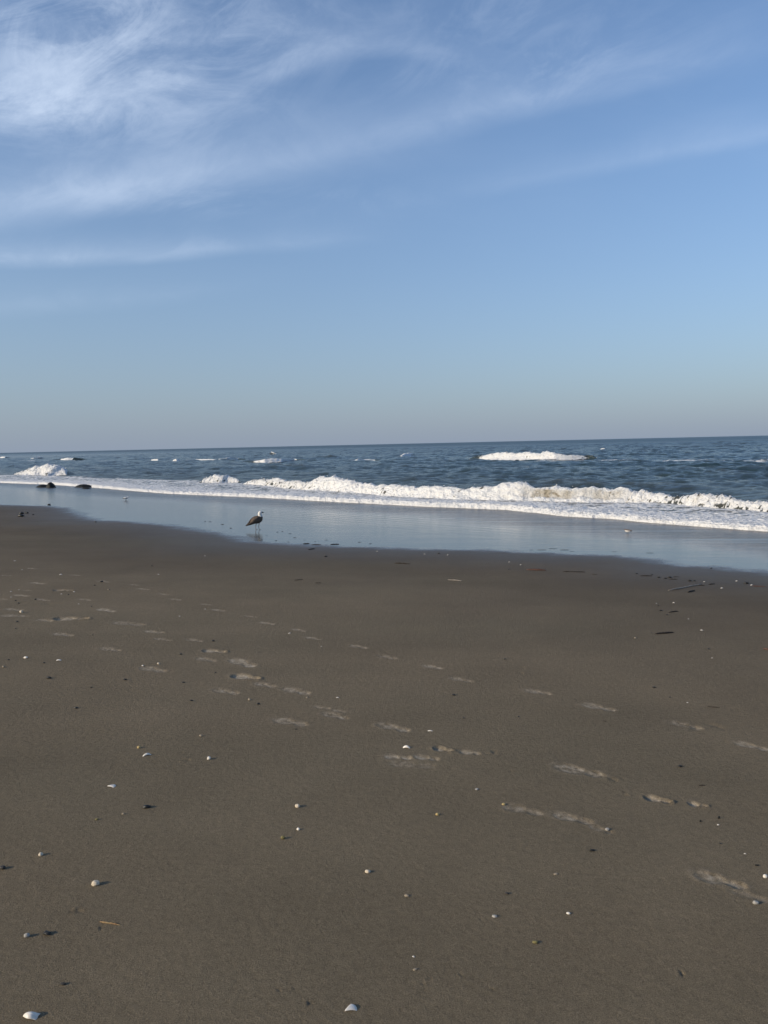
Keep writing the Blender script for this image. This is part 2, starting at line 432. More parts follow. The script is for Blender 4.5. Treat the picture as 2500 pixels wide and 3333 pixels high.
def relief(x, y):
    """height of the sand above its smooth profile and the lightness of trodden sand"""
    h = 0.012 * fbm(x * 0.45, y * 0.45, n=3) + 0.0035 * fbm(x * 2.3, y * 2.3, n=3)
    tr = np.zeros_like(h)
    for k, (cx, cy, a, L, de, li, dug) in enumerate(PRINTS):
        m = np.nonzero((np.abs(x - cx) < L * 0.9 + .05) & (np.abs(y - cy) < L * 0.9 + .05))
        if not len(m[0]): continue
        px, py = x[m] - cx, y[m] - cy
        u = (px * math.cos(a) + py * math.sin(a)) / (L / 2); v = (-px * math.sin(a) + py * math.cos(a)) / (L * 0.215)
        rag = 0.32 * fbm(x[m] * 22 + k, y[m] * 22, n=3)
        heel = ((u - 0.62) / 0.42) ** 2 + (v / 0.72) ** 2
        ball = ((u + 0.38) / 0.66) ** 2 + (v / (1.0 if not dug else 1.3)) ** 2
        r = np.minimum(np.minimum(heel, ball), 0.55 + (v / 0.6) ** 2 + np.maximum(0, np.abs(u) - 0.7) * 4) ** 0.5 + rag
        ins = 1 - sstep(r, 0.7, 1.05)
        rim = np.exp(-((r - 1.2) / 0.22) ** 2)
        nz = fbm(x[m] * 60, y[m] * 60, n=2); tread = fbm(x[m] * 30 + k, y[m] * 30, n=3)
        d = 0.0054 * de
        h[m] += -d * ins * (0.75 + 0.35 * u) + 0.45 * d * rim * (0.6 + 0.8 * tread) + ins * 0.004 * nz
        if dug: h[m] += rim * d * 0.6 * sstep(u, 0.1, 1.0) - ins * d * 0.8 * sstep(-u, 0.2, 0.9)
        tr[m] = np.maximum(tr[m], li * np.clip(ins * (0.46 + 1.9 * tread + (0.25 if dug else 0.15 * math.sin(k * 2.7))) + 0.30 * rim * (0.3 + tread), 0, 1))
    for k, (cx, cy, w) in enumerate(CLAWS):
        sc = w / F * math.hypot(cx, cy) * 0.8
        m = np.nonzero((np.abs(x - cx) < sc * 1.4) & (np.abs(y - cy) < sc * 1.6))
        if not len(m[0]): continue
        px, py = (x[m] - cx) / sc, (y[m] - cy) / sc
        for q in (-0.75, 0.0, 0.7, 2.6):
            a = q + k * 1.3; u = px * math.cos(a) + py * math.sin(a); v = -px * math.sin(a) + py * math.cos(a)
            g = np.exp(-(v / 0.20) ** 2) * sstep(u, -0.05, 0.1) * (1 - sstep(u, 0.55, 0.8))
            h[m] -= g * min(0.0035, sc * 0.12)
            h[m] += np.exp(-((v - 0.38) / 0.2) ** 2) * sstep(u, 0.0, 0.2) * (1 - sstep(u, 0.5, 0.8)) * min(0.003, sc * 0.10)
    return h, tr


def beach_h(x, y):
    x, y = np.atleast_1d(np.asarray(x, float)), np.atleast_1d(np.asarray(y, float))
    s, t = st(x, y); h, tr = relief(x, y)
    wet = sstep(s - S_WET(t), -2.0, 1.0)
    z = sand_z(s) + h * (1 - 0.8 * wet)
    # the swash leaves low ripples across the wet sheet
    g = sstep(s - S_WET(t), 0.6, 3.0)
    z = z + g * 0.0022 * np.sin(2 * math.pi * (s / 0.62 + 0.9 * fbm(s * 0.25, t * 0.06, n=3) + 0.02 * t)) * sstep(fbm(s * 0.22 + 9, t * 0.07, n=3), -0.12, 0.30)
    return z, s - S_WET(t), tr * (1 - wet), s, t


rr = np.concatenate([np.geomspace(0.25, 1.6, 24)[:-1], np.geomspace(1.6, 70, 1080)[:-1], np.geomspace(70, 6000, 60)])
th = np.radians(np.concatenate([np.arange(-180, -36, 3.0), np.arange(-36, 36, 0.115), np.arange(36, 181, 3.0)]))
R, T = np.meshgrid(rr, th, indexing='ij')
xg, yg = R * np.sin(T), R * np.cos(T)
z, sd_, tr_, s_, t_ = beach_h(xg.ravel(), yg.ravel())
vv = np.stack([xg.ravel(), yg.ravel(), z], 1)
ff = grid_faces(len(rr), len(th))
ff = ff[(s_[ff].min(1) < 45) | (np.hypot(vv[ff[:, 0], 0], vv[ff[:, 0], 1]) > 65)]
ff = ff[:, ::-1]
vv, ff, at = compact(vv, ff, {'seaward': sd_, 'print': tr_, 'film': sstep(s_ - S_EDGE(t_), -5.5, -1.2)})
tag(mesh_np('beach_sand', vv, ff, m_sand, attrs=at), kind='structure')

# ================================================================== the sea
rnd = np.random.RandomState(11)
WAVES = []
for i in range(46):
    lam = 0.7 * (13.0 / 0.7) ** (i / 45.0)
    ang = math.atan2(-SD[1], -SD[0]) + rnd.normal() * 0.55
    WAVES.append((lam, ang, 0.0125 * lam ** 0.66 * (0.6 + 0.8 * rnd.rand()), rnd.rand() * 6.283))


def sea_waves(x, y, dist, s):
    dxx = np.zeros_like(x); dyy = np.zeros_like(x); z = np.zeros_like(x)
    grp = 0.75 + 0.9 * fbm(x * 0.05, y * 0.05, n=2)
    for lam, ang, a, ph in WAVES:
        k = 2 * math.pi / lam; cx, cy = math.cos(ang), math.sin(ang)
        att = 1 / (1 + (dist * 0.0016 * 2.2 / lam) ** 4)
        p = k * (x * cx + y * cy) + ph
        z += 0.8 * a * att * np.cos(p); dxx -= 0.85 * a * att * cx * np.sin(p); dyy -= 0.85 * a * att * cy * np.sin(p)
    env = (0.25 + 0.75 * sstep(s, 26, 40)) * grp
    sw = 0.14 * np.cos(2 * math.pi * s / 19.0 + 1.2 * fbm(x * 0.02, y * 0.02, n=2) * 6) * sstep(s, 40, 60) / (1 + (dist / 500) ** 2)
    return dxx * env, dyy * env, z * env + sw


rr = np.concatenate([np.geomspace(13, 80, 1000)[:-1], np.geomspace(80, 420, 430)[:-1], np.geomspace(420, 40000, 90)])
th = np.radians(np.concatenate([np.arange(-58, -36, 2.0), np.arange(-36, 36, 0.095), np.arange(36, 140, 2.0)]))
R, T = np.meshgrid(rr, th, indexing='ij')
x, y = (R * np.sin(T)).ravel(), (R * np.cos(T)).ravel()
s, t = st(x, y); dist = R.ravel()
keep = s > S_EDGE(t) - 0.8
ff = grid_faces(len(rr), len(th)); ff = ff[keep[ff].any(1)][:, ::-1]
vv, ff, at = compact(np.stack([x, y, dist], 1), ff, {})
x, y, dist = vv.T; s, t = st(x, y)
ddx, ddy, zw = sea_waves(x, y, dist, s)
rag = 0.35 * fbm(x * 0.7, y * 0.7, n=3) + 0.12 * fbm(x * 3.1, y * 3.1, n=2)
e = s - S_EDGE(t) + rag                                     # metres seaward of the swash front
lw = np.maximum(S_LACE(t) - S_EDGE(t), 0.8); fr = e / lw      # 0 at the swash front, 1 at the breaker's toe
near = (s < 130)
lump = np.zeros_like(x); lump[near] = fbm(x[near] * 2.3, y[near] * 2.3, n=4, billow=True, gain=0.6)
front = np.exp(-(np.maximum(e, 0) / np.minimum(0.38 * lw + 0.35, 2.4)) ** 1.5)
foam = np.where(fr < 1.15, 0.47 + 0.50 * front + 0.12 * sstep(fr, 0.75, 1.0), 0.0)
foam = np.where(fr >= 1.0, np.maximum(0.46 * np.exp(-(fr - 1.0) * lw / 2.5), 0), foam)
# thin foam trails lying over the outer bar
bar = np.exp(-((s - 78 - 5 * fbm(t * 0.02, 0.3 + 0 * t, n=2)) / 3.2) ** 2)
foam = np.maximum(foam, 0.52 * bar * sstep(fbm(x * 0.05 + 3, y * 0.05, n=3), -0.25, 0.25))
foam[e < -0.3] = 0.9
wash = np.where(fr < 1.1, 1.0, 0.0) * near
z = zw * sstep(e, 0.5, 6.0) + wash * (lump * 0.5 + 0.5) * (0.09 + 0.13 * front) * sstep(e, -0.02, 0.16)
sz = sand_z(s)
z = np.maximum(z, sz + 0.012 + wash * (lump * .5 + .5) * 0.09)
z = np.where(e < 0.0, np.minimum(z, sz + 0.012 + 0.9 * e), z)
x2, y2 = x + ddx * sstep(e, 2, 8), y + ddy * sstep(e, 2, 8)
silt = 0.30 * np.exp(-np.maximum(e, 0) / 14.0) + 0.12 * sstep(zw, 0.1, 0.4)
tag(mesh_np('sea_water', np.stack([x2, y2, z], 1), ff, m_sea, attrs={'foam': foam, 'silt': silt, 'ruffled': sstep(np.log(np.maximum(s, 1)), math.log(90), math.log(900))}), kind='structure')

# ================================================================== breaking waves
SPILL = np.array([(-1.6, -.18), (-1.1, 0.02), (-.86, .22), (-.66, .46), (-.42, .74), (-.2, .94), (.02, 1.0), (.35, .93), (.9, .70), (1.6, .40), (2.4, .12), (3.4, -.22)])
CURL = np.array([(-1.6, -.18), (-1.15, 0.03), (-.85, .26), (-.58, .30), (-.42, .36), (-.36, .60), (-.44, .84), (-.40, .97), (.0, 1.03), (.8, .76), (2.4, .12), (3.4, -.22)])


def resample(p, n):
    d = np.concatenate([[0], np.cumsum(np.hypot(*np.diff(p, axis=0).T))]); q = np.linspace(0, d[-1], n)
    o = np.stack([np.interp(q, d, p[:, 0]), np.interp(q, d, p[:, 1])], 1)
    k = np.array([1, 2, 3, 2, 1]) / 9.0
    for _ in range(2):
        e_ = np.pad(o, ((2, 2), (0, 0)), mode='edge'); o = sum(k[i] * e_[i:i + n] for i in range(5))
    return o


def breaker(name, label, pts, group, ns=70, step=0.05, rough=1.0, zb=0.03, foam_back=0.0, steep=1.0, white=1.0, spray=0, shoulder=0.0):
    """pts: photograph x, y of the toe, y of the crest, share of plunging curl"""
    p = np.array([q if len(q) == 4 else (*q, 0.0) for q in pts], float)
    cut = None
    if shoulder:                                             # the unbroken swell carries on at both ends of the white crest
        w_ = (p[-1, 0] - p[0, 0]) * shoulder; hmax = (p[:, 1] - p[:, 2]).max(); cut = (p[0, :2].copy(), p[-1, :2].copy())
        ex = [(0.0, .45), (.35, .40), (.7, .26), (1.0, .08)]
        lt = [(p[0, 0] - w_ * a, p[0, 1], p[0, 1] - hmax * b, 0) for a, b in ex[:0:-1]]; rt_ = [(p[-1, 0] + w_ * a, p[-1, 1], p[-1, 1] - hmax * b, 0) for a, b in ex[1:]]
        p[0, 2] = min(p[0, 2], p[0, 1] - hmax * .45); p[-1, 2] = min(p[-1, 2], p[-1, 1] - hmax * .45)
        p = np.array(lt + p.tolist() + rt_)
    toe = hit(p[:, 0], p[:, 1], zb)
    td = toe[-1, :2] - toe[0, :2]; td = td / np.linalg.norm(td); nd = np.array([-td[1], td[0]])
    if nd[1] < 0: nd, td = -nd, -td                          # nd points out to sea, away from the beach
    s, t = toe[:, :2] @ nd, toe[:, :2] @ td
    d = ray(p[:, 0], p[:, 2]); d = d / d[:, 1:2]
    A = np.full(len(p), 0.4)
    for _ in range(8):
        yy = toe[:, 1] + 1.1 * A * steep * nd[1]; A = np.maximum(CAM_Z + d[:, 2] * yy, 0.02)
    o = np.argsort(t); s, t, A, pl = s[o], t[o], A[o], p[o, 3]
    n = max(24, int((t[-1] - t[0]) / step)); tt = np.linspace(t[0], t[-1], n)
    k = np.hanning(max(3, n // 40 * 2 + 1)); k /= k.sum()
    sm = lambda q: np.convolve(np.pad(np.interp(tt, t, q), len(k) // 2, mode='edge'), k, 'valid')[:n]
    ss, AA, PP, BR = sm(s), sm(A), np.clip(sm(pl), 0, 1), np.clip(-sm(pl), 0, 1)[:, None]
    end = np.minimum(tt - tt[0], tt[-1] - tt) / min(max(0.5, 0.2 * (tt[-1] - tt[0])), 1.6); AA = AA * (0.02 + 0.98 * sstep(end, 0, 1))
    AA = AA * (1 + 0.55 * rough * fbm(tt * 0.55 / max(A.max(), .3), 0 * tt + 2.0, n=5, gain=0.6))
    pa, pb = resample(SPILL, ns), resample(CURL, ns)
    prof = pa[None] * (1 - PP[:, None, None]) + pb[None] * PP[:, None, None]
    so_ = prof[..., 0] * AA[:, None] * steep + ss[:, None] + 1.1 * AA[:, None] * steep
    so_ = so_ + 0.18 * rough * fbm(tt * 0.7, 0 * tt + 5.0, n=3)[:, None]
    zo = prof[..., 1] * AA[:, None] - 0.05 * (1 - sstep(end, 0, 1))[:, None]
    tg = np.repeat(tt[:, None], ns, 1)
    # normals of the section, for pushing the foam outwards
    ds, dz = np.gradient(so_, axis=1), np.gradient(zo, axis=1); ln = np.hypot(ds, dz) + 1e-6
    ns_, nz_ = -dz / ln, ds / ln
    back = prof[..., 0]
    f = 1 - sstep(back, 0.10 + foam_back, 0.55 + foam_back)
    face = PP[:, None] * sstep(prof[..., 1], .26, .40) * (1 - sstep(prof[..., 1], .88, 1.0)) * (back < 0.2)
    sc = np.clip(AA[:, None], 0.2, 0.5)
    b1_ = fbm(so_ * 1.6 / sc, tg * 1.3 / sc, zo * 1.6 / sc, n=5, billow=True, gain=0.48)
    b2_ = fbm(so_ * 0.6 / sc + 4, tg * 0.5 / sc, zo * 0.6 / sc, n=3)
    disp = f * (1 - 0.85 * face) * AA[:, None] * (0.17 * b1_ + 0.42 * b2_) * rough
    so_, zo = so_ + ns_ * disp, zo + nz_ * disp * 1.1
    x, y = so_ * nd[0] + tg * td[0], so_ * nd[1] + tg * td[1]
    hole = sstep(fbm(tg * 0.8 / sc, prof[..., 1] * 1.6, n=4) + 0.12 * BR, 0.06, 0.26)
    foam = np.clip(white * f * 0.97 - face * 0.34 - (0.58 + 0.05 * BR) * hole * (1 - PP[:, None]), 0, 1)
    foam = np.where(back > 0.1, np.maximum(foam, 0.36 * sstep(2.0 - back, 0, 1.5)), foam)
    if cut is not None:
        c0, c1 = sorted(float(hit([q[0]], [q[1]], zb)[0, :2] @ td) for q in cut); wd_ = c1 - c0
        ma, mb = (0.22, -0.02) if shoulder > 0.5 else (0.04, 0.08)
        tj = tg + 0.5 * sc * fbm(tg * 1.5 / sc, so_ * 1.5 / sc, n=3)
        mk = sstep(tj, c0 - ma * wd_, c0 + mb * wd_) * (1 - sstep(tj, c1 - mb * wd_, c1 + ma * wd_))
        foam = foam * mk + 0.10 * (1 - mk) * f
        mks = mk
    else: mks = 1.0
    tan = np.clip(face * (0.45 + 0.75 * sstep(fbm(tg * 2.6 + so_ * 1.2, zo * 0.7, n=4), -0.2, 0.3)) * 1.0, 0, 1)
    silt = np.clip(0.25 + 0.9 * face + 0.25 * (back < 0.3) * (1 - 0.7 * BR), 0, 1) * (0.15 + 0.85 * mks)
    v = np.stack([x.ravel(), y.ravel(), zo.ravel()], 1)
    w = mesh_np(name, v, grid_faces(n, ns), m_sea, attrs={'foam': foam.ravel(), 'silt': silt.ravel(), 'tan': tan.ravel()})
    tag(w, label, 'wave', group)
    if spray:
        rs = np.random.RandomState(len(label)); i = rs.randint(0, n, spray)
        cr = np.argmax(zo, 1)[i]; j = np.clip(cr + rs.randint(-int(ns * .28), 3, spray), 0, ns - 1)
        c_ = np.stack([x[i, j], y[i, j], zo[i, j]], 1) + rs.normal(size=(spray, 3)) * 0.06 * AA[i][:, None] + np.array([0, 0, .02])
        r_ = (0.008 + 0.022 * rs.rand(spray) ** 2) * np.clip(c_[:, 1] / 33, .7, 2.2)
        base = np.array([(1, 0, 0), (-1, 0, 0), (0, 1, 0), (0, -1, 0), (0, 0, 1), (0, 0, -1)], float)
        vv_ = (c_[:, None] + base[None] * r_[:, None, None] * (0.6 + 0.8 * rs.rand(spray, 6, 1))).reshape(-1, 3)
        fc = np.array([(0, 2, 4), (2, 1, 4), (1, 3, 4), (3, 0, 4), (2, 0, 5), (1, 2, 5), (3, 1, 5), (0, 3, 5)])
        fs = (fc[None] + 6 * np.arange(spray)[:, None, None]).reshape(-1, 3)
        sp_ = mesh_np('spray', vv_, fs, m_sea, w, attrs={'foam': np.ones(len(vv_)), 'silt': np.zeros(len(vv_))}); sp_['kind'] = 'stuff'
    return w


GW = 'breaking waves rolling in to the beach'
breaker('breaking_wave', 'long white breaking wave nearest the shore, curling brown at its middle right',
        [(770, 1579, 1574), (796, 1581, 1566, -.6), (857, 1585, 1562, -.8), (909, 1590, 1566, -.8), (975, 1596, 1573, -.5), (1005, 1599, 1562), (1035, 1601, 1554), (1062, 1603, 1562), (1139, 1609, 1573), (1267, 1618, 1584), (1400, 1627, 1589), (1522, 1632, 1591), (1598, 1634, 1585),
         (1648, 1635, 1574), (1699, 1636, 1585, .2), (1725, 1636, 1589, 1), (1800, 1638, 1594, 1), (1850, 1639, 1595, .35), (1900, 1639, 1595, .25), (1950, 1640, 1594, .85), (2010, 1640, 1599, .8), (2050, 1641, 1604, -.2), (2096, 1643, 1604, -.6), (2137, 1646, 1614, -1), (2188, 1650, 1620, -1), (2244, 1655, 1617, -.7),
         (2295, 1660, 1606, -.6), (2330, 1662, 1616, -1), (2367, 1664, 1630, -1), (2408, 1666, 1636, -1), (2449, 1668, 1629, -.6), (2520, 1672, 1636, -1), (2750, 1690, 1655)], GW, 80, 0.035, spray=600)
breaker('breaking_wave', 'wide white breaker on the right, far out below the horizon',
        [(1555, 1496, 1490), (1580, 1496, 1482), (1606, 1496, 1473), (1640, 1496, 1477), (1691, 1496, 1473), (1730, 1496, 1477), (1754, 1496, 1472), (1804, 1496, 1478), (1850, 1495, 1482), (1885, 1494, 1484), (1915, 1493, 1489)], GW, 50, 0.10, spray=150, shoulder=0.12)
breaker('breaking_wave', 'tall white breaker at far left behind the dark rocks',
        [(25, 1548, 1543), (55, 1548, 1537), (80, 1548, 1528), (100, 1548, 1520), (133, 1548, 1512), (160, 1548, 1518), (185, 1547, 1526), (205, 1547, 1534), (225, 1547, 1542)], GW, 60, 0.06, spray=200, foam_back=.4)
breaker('breaking_wave', 'short white breaker left of the long one, above the gull',
        [(652, 1573, 1568), (668, 1573, 1557), (690, 1573, 1547), (715, 1573, 1549), (735, 1572, 1551), (755, 1572, 1559), (775, 1572, 1567)], GW, 60, 0.05, spray=80, shoulder=0.15)
GC = 'small whitecaps on the far water'
for lab, pts in (
        ('low whitecap cut by the left edge of the picture', [(-25, 1492, 1487), (0, 1492, 1486), (15, 1492, 1485), (28, 1491, 1488)]),
        ('small oval whitecap above the tall left breaker', [(95, 1495, 1492), (108, 1495, 1488), (120, 1494, 1487), (132, 1492, 1488)]),
        ('whitecap right of the tall left breaker, below the horizon', [(200, 1497, 1493), (215, 1497, 1489), (232, 1497, 1488), (258, 1496, 1492)]),
        ('whitecap above left of the gull, first of a pair', [(486, 1501, 1497), (498, 1501, 1493), (515, 1501, 1493), (530, 1500, 1497)]),
        ('slim whitecap above the gull, second of a pair', [(558, 1500, 1496), (575, 1500, 1493), (592, 1499, 1495)]),
        ('long thin whitecap left of the humped one', [(615, 1499, 1496), (640, 1499, 1494), (680, 1499, 1494), (712, 1499, 1496)]),
        ('humped whitecap above the short white breaker', [(712, 1498, 1494), (728, 1498, 1487), (745, 1497, 1488), (772, 1496, 1493)]),
        ('small far whitecap close under the horizon near the middle', [(884, 1478, 1475), (893, 1478, 1470), (903, 1478, 1471), (908, 1477, 1475)]),
        ('widest of the middle whitecaps, with foam trailing to its right', [(838, 1505, 1501), (860, 1505, 1493), (890, 1504, 1491), (920, 1503, 1493), (955, 1499, 1495)]),
        ('small whitecap left of the slanted one', [(1152, 1502, 1498), (1163, 1502, 1492), (1180, 1501, 1493), (1215, 1500, 1496)]),
        ('slanted leaf shaped whitecap left of the wide far breaker', [(1308, 1490, 1488), (1318, 1489, 1480), (1332, 1486, 1475), (1346, 1478, 1474)]),
        ('tiny far whitecap right of the wide breaker', [(1950, 1464, 1461), (1958, 1464, 1458), (1967, 1464, 1460)])):
    breaker('whitecap', lab, [(a, b, b - (b - c_) * 0.85) for a, b, c_ in pts], GC, 30, 0.12, rough=0.9, foam_back=.3, white=0.92, shoulder=0.6 if pts[-1][0] - pts[0][0] > 55 else 0.0)

# ================================================================== small meshes
random.seed(5)
_b = bmesh.new(); bmesh.ops.create_icosphere(_b, subdivisions=4, radius=1.0)
ICO_V = np.array([v.co[:] for v in _b.verts]); ICO_F = np.array([[v.index for v in f.verts] for f in _b.faces]); _b.free()
_b = bmesh.new(); bmesh.ops.create_icosphere(_b, subdivisions=3, radius=1.0)
ICO3_V = np.array([v.co[:] for v in _b.verts]); ICO3_F = np.array([[v.index for v in f.verts] for f in _b.faces]); _b.free()


def ground(px, py):
    p = hit([px], [py])[0]
    for _ in range(3):
        z = beach_h(p[0], p[1])[0][0]; d = ray([px], [py])[0]; k = (z - CAM_Z) / d[2]; p = np.array([d[0] * k, d[1] * k, z])
    return p, float((p - np.array([0, 0, CAM_Z])) @ fw)     # depth: what one pixel spans there


def place(name, v, f, mat, p, label, cat, group, yaw=0.0):
    o = mesh_np(name, v, f, mat); o.location = tuple(p); o.rotation_euler = (0, 0, yaw)
    return tag(o, label, cat, group)


# ------------------------------------------------------------------ materials of the small things
M_PEB = {
    'cream': plain('cream stone', (0.66, 0.56, 0.42), (0.50, 0.42, 0.31), 0.6, 160, 0.5, 0.001),
    'white': plain('white stone', (0.80, 0.74, 0.64), (0.62, 0.56, 0.47), 0.55, 160, 0.4, 0.001),
    'yellow': plain('yellow stone', (0.52, 0.39, 0.17), (0.36, 0.26, 0.11), 0.5, 180, 0.5, 0.001),
    'olive': plain('olive stone', (0.24, 0.20, 0.075), (0.13, 0.11, 0.045), 0.5, 200, 0.5, 0.001),
    'grey': plain('grey stone', (0.40, 0.38, 0.34), (0.25, 0.235, 0.21), 0.6, 200, 0.6, 0.001),
    'tan': plain('tan stone', (0.36, 0.29, 0.20), (0.22, 0.18, 0.125), 0.6, 200, 0.5, 0.001),
    'dark': plain('dark stone', (0.050, 0.045, 0.038), (0.022, 0.020, 0.018), 0.45, 200, 0.6, 0.001),
}
M_SHELL = plain('bleached shell', (0.86, 0.80, 0.70), (0.70, 0.62, 0.52), 0.42, 60, 0.25, 0.0008, 0.4)
M_CHIP = plain('shell fragment', (0.68, 0.63, 0.55), (0.52, 0.46, 0.39), 0.45, 120, 0.2, 0.0008, 0.4)
M_TWIG = plain('dark driftwood', (0.040, 0.030, 0.023), (0.018, 0.014, 0.011), 0.8, 90, 0.7, 0.002)
M_STRAW = plain('dry reed', (0.40, 0.28, 0.13), (0.20, 0.11, 0.05), 0.7, 60, 0.4, 0.001)
M_PALE = plain('bleached stick', (0.38, 0.33, 0.27), (0.26, 0.22, 0.18), 0.8, 80, 0.5, 0.002)
M_WEED = plain('dark seaweed', (0.022, 0.020, 0.014), (0.010, 0.009, 0.007), 0.4, 90, 0.5, 0.002, 0.5)
M_RED = plain('reddish seaweed', (0.085, 0.04, 0.024), (0.10, 0.04, 0.022), 0.5, 60, 0.5, 0.002, 0.5)
M_ROCK = plain('weedy rock', (0.010, 0.011, 0.008), (0.004, 0.0045, 0.004), 0.6, 7, 0.9, 0.05, 0.35, 6)


def pebble(px, py, wpx, label, col, hr=0.62, dr=0.75, rough=0.25, cat='pebble', group='pebbles lying on the sand', name='pebble', sink=0.22, yaw=None):
    p, dist = ground(px, py + wpx * 0.25); w = 0.90 * wpx / F * dist
    sd_ = int(px * 7 + py) % 977
    n = fbm(ICO_V[:, 0] * 1.1 + sd_, ICO_V[:, 1] * 1.1, ICO_V[:, 2] * 1.1 + 3, n=3, gain=0.45)
    v = ICO_V * (1 + rough * 1.3 * n)[:, None]
    # a few flattened, worn faces
    rs = np.random.RandomState(sd_)
    for _ in range(5):
        d = rs.normal(size=3); d /= np.linalg.norm(d); lim = 0.72 + 0.2 * rs.rand(); q = v @ d
        v = v - np.outer(np.maximum(q - lim, 0) * 0.8, d)
    v = v / (v[:, 0].max() - v[:, 0].min()) * w * np.array([1, dr, hr])
    v[:, 2] -= v[:, 2].min() + w * hr * sink
    yw = rs.rand() * 0.8 - 0.4 if yaw is None else yaw
    return place(name, v, ICO_F, M_PEB[col] if isinstance(col, str) else col, p, label, cat, group, yw)


def sheet(px, py, wpx, fn, nu, nv, thick, mat, name, label, cat, group, yaw=0.0, lift=0.0):
    """a thin curved piece with real thickness: fn(u, v) -> x, y, z in units of its width"""
    p, dist = ground(px, py); w = wpx / F * dist
    U, V = np.meshgrid(np.linspace(0, 1, nu), np.linspace(0, 1, nv), indexing='ij')
    P = np.stack(fn(U, V), -1)
    du, dv = np.gradient(P, axis=0), np.gradient(P, axis=1); N = np.cross(du, dv); N /= np.linalg.norm(N, axis=-1)[..., None] + 1e-9
    edge = np.minimum(np.minimum(U, 1 - U) * 8, np.minimum(V, 1 - V) * 8).clip(0.15, 1)[..., None]
    top, bot = P + N * thick / 2 * edge, P - N * thick / 2 * edge
    v = np.concatenate([top.reshape(-1, 3), bot.reshape(-1, 3)]) * w
    f = grid_faces(nu, nv); n = nu * nv
    i = np.arange(n).reshape(nu, nv); loop = np.concatenate([i[0, :-1], i[:-1, -1], i[-1, :0:-1], i[:0:-1, 0]])
    side = np.stack([loop, np.roll(loop, -1), np.roll(loop, -1) + n, loop + n], 1)
    f = np.concatenate([f, f[:, ::-1] + n, side[:, ::-1]])
    v[:, 2] += -v[:, 2].min() - 0.0015 + lift * w
    return place(name, v, f, mat, p, label, cat, group, yaw)


def valve(U, V, arch=0.30, ribs=0.006, fan=1.25, lean=0.0, depth=0.62):
    """half of a clam: fan out from the hinge, domed, with growth rings"""
    a = (V - 0.5) * 2 * fan; r = 0.04 + 0.96 * U
    rad = r * (1 - 0.10 * np.cos(a * 2))
    x = rad * np.cos(a) - 0.45; y = rad * np.sin(a) * depth
    z = arch * np.sqrt(np.clip(1 - ((r - 0.40) / 0.72) ** 2, 0, 1)) * np.cos(a * 0.82) + ribs * np.sin(r * 42) + lean * y
    return x, y, z


def chip(U, V, bend=0.25, asp=0.5, skew=0.0):
    x = U - 0.5; wv_ = asp * (0.55 + 0.45 * np.sin(U * 2.6 + 0.3))
    y = (V - 0.5) * wv_ + skew * x; z = bend * (1 - (2 * x) ** 2) * (1 - 0.6 * (2 * V - 1) ** 2)
    return x, y, z


def crescent(U, V):
    """a broken half shell, arched from end to end, narrow at the left tip and notched at the right"""
    x = (U - 0.5) * 0.92; wd = 0.14 + 0.34 * np.sin(np.clip(U * 1.25, 0, 1) * 2.2) + 0.05 * U
    y = (V - 0.5) * wd - 0.10 * np.sin(U * 3.1); z = 0.30 * np.sin(np.clip(U * 0.92 + 0.04, 0, 1) * math.pi) ** 0.8 * (1 - 0.55 * (2 * V - 1) ** 2) + 0.004 * np.sin(V * 30) - 0.05 * (V < 0.4) * sstep(U, 0.6, 0.9)
    return x, y, z


def tube(pts, rad, nseg=7):
    pts = np.asarray(pts, float); rad = np.broadcast_to(rad, len(pts)); n = len(pts)
    t = np.gradient(pts, axis=0); t /= np.linalg.norm(t, axis=1)[:, None] + 1e-9
    ref = np.array([0.0, 0.0, 1.0]) if abs(t[:, 2]).mean() < 0.8 else np.array([0.0, 1.0, 0.0])
    a = np.cross(t, ref); a /= np.linalg.norm(a, axis=1)[:, None] + 1e-9; b = np.cross(t, a)
    q = np.linspace(0, 2 * math.pi, nseg, endpoint=False)
    v = pts[:, None] + rad[:, None, None] * (np.cos(q)[None, :, None] * a[:, None] + np.sin(q)[None, :, None] * b[:, None])
    f = [tuple(int(z) for z in g) for g in grid_faces(n, nseg, wrap=True)]
    f += [tuple(range(nseg))[::-1], tuple(range((n - 1) * nseg, n * nseg))]
    return v.reshape(-1, 3), f


def stick(px, py, lpx, dypx, label, mat, thick=0.045, cat='twig', group='twigs and sticks washed up on the sand', name='twig', knot=0.25, rmin=0.003):
    """a stick from (px - l/2, py - dy/2) to (px + l/2, py + dy/2) in photograph pixels"""
    a, _ = ground(px - lpx / 2, py - dypx / 2); b, _ = ground(px + lpx / 2, py + dypx / 2); c_ = (a + b) / 2
    L = np.linalg.norm(b - a); rs = np.random.RandomState(int(px + py)); n = 18; u = np.linspace(0, 1, n)
    R_ = max(L * thick / 2, rmin) * (0.55 + 0.45 * np.sin(u * 3.0 + 0.15)) * (1 + knot * rs.normal(size=n) * 0.5).clip(0.5, 1.6)
    P = a + np.outer(u, b - a); nrm = np.array([-(b - a)[1], (b - a)[0], 0]) / (L + 1e-9)
    P += np.outer(fbm(u * 2.5, 0 * u + px, n=3) * L * 0.07, nrm); P[:, 2] += R_ * 0.5 + np.abs(fbm(u * 2, 0 * u + py, n=2)) * L * 0.05
    v, f = tube(P - c_, R_)
    return place(name, v, f, mat, c_, label, cat, group)


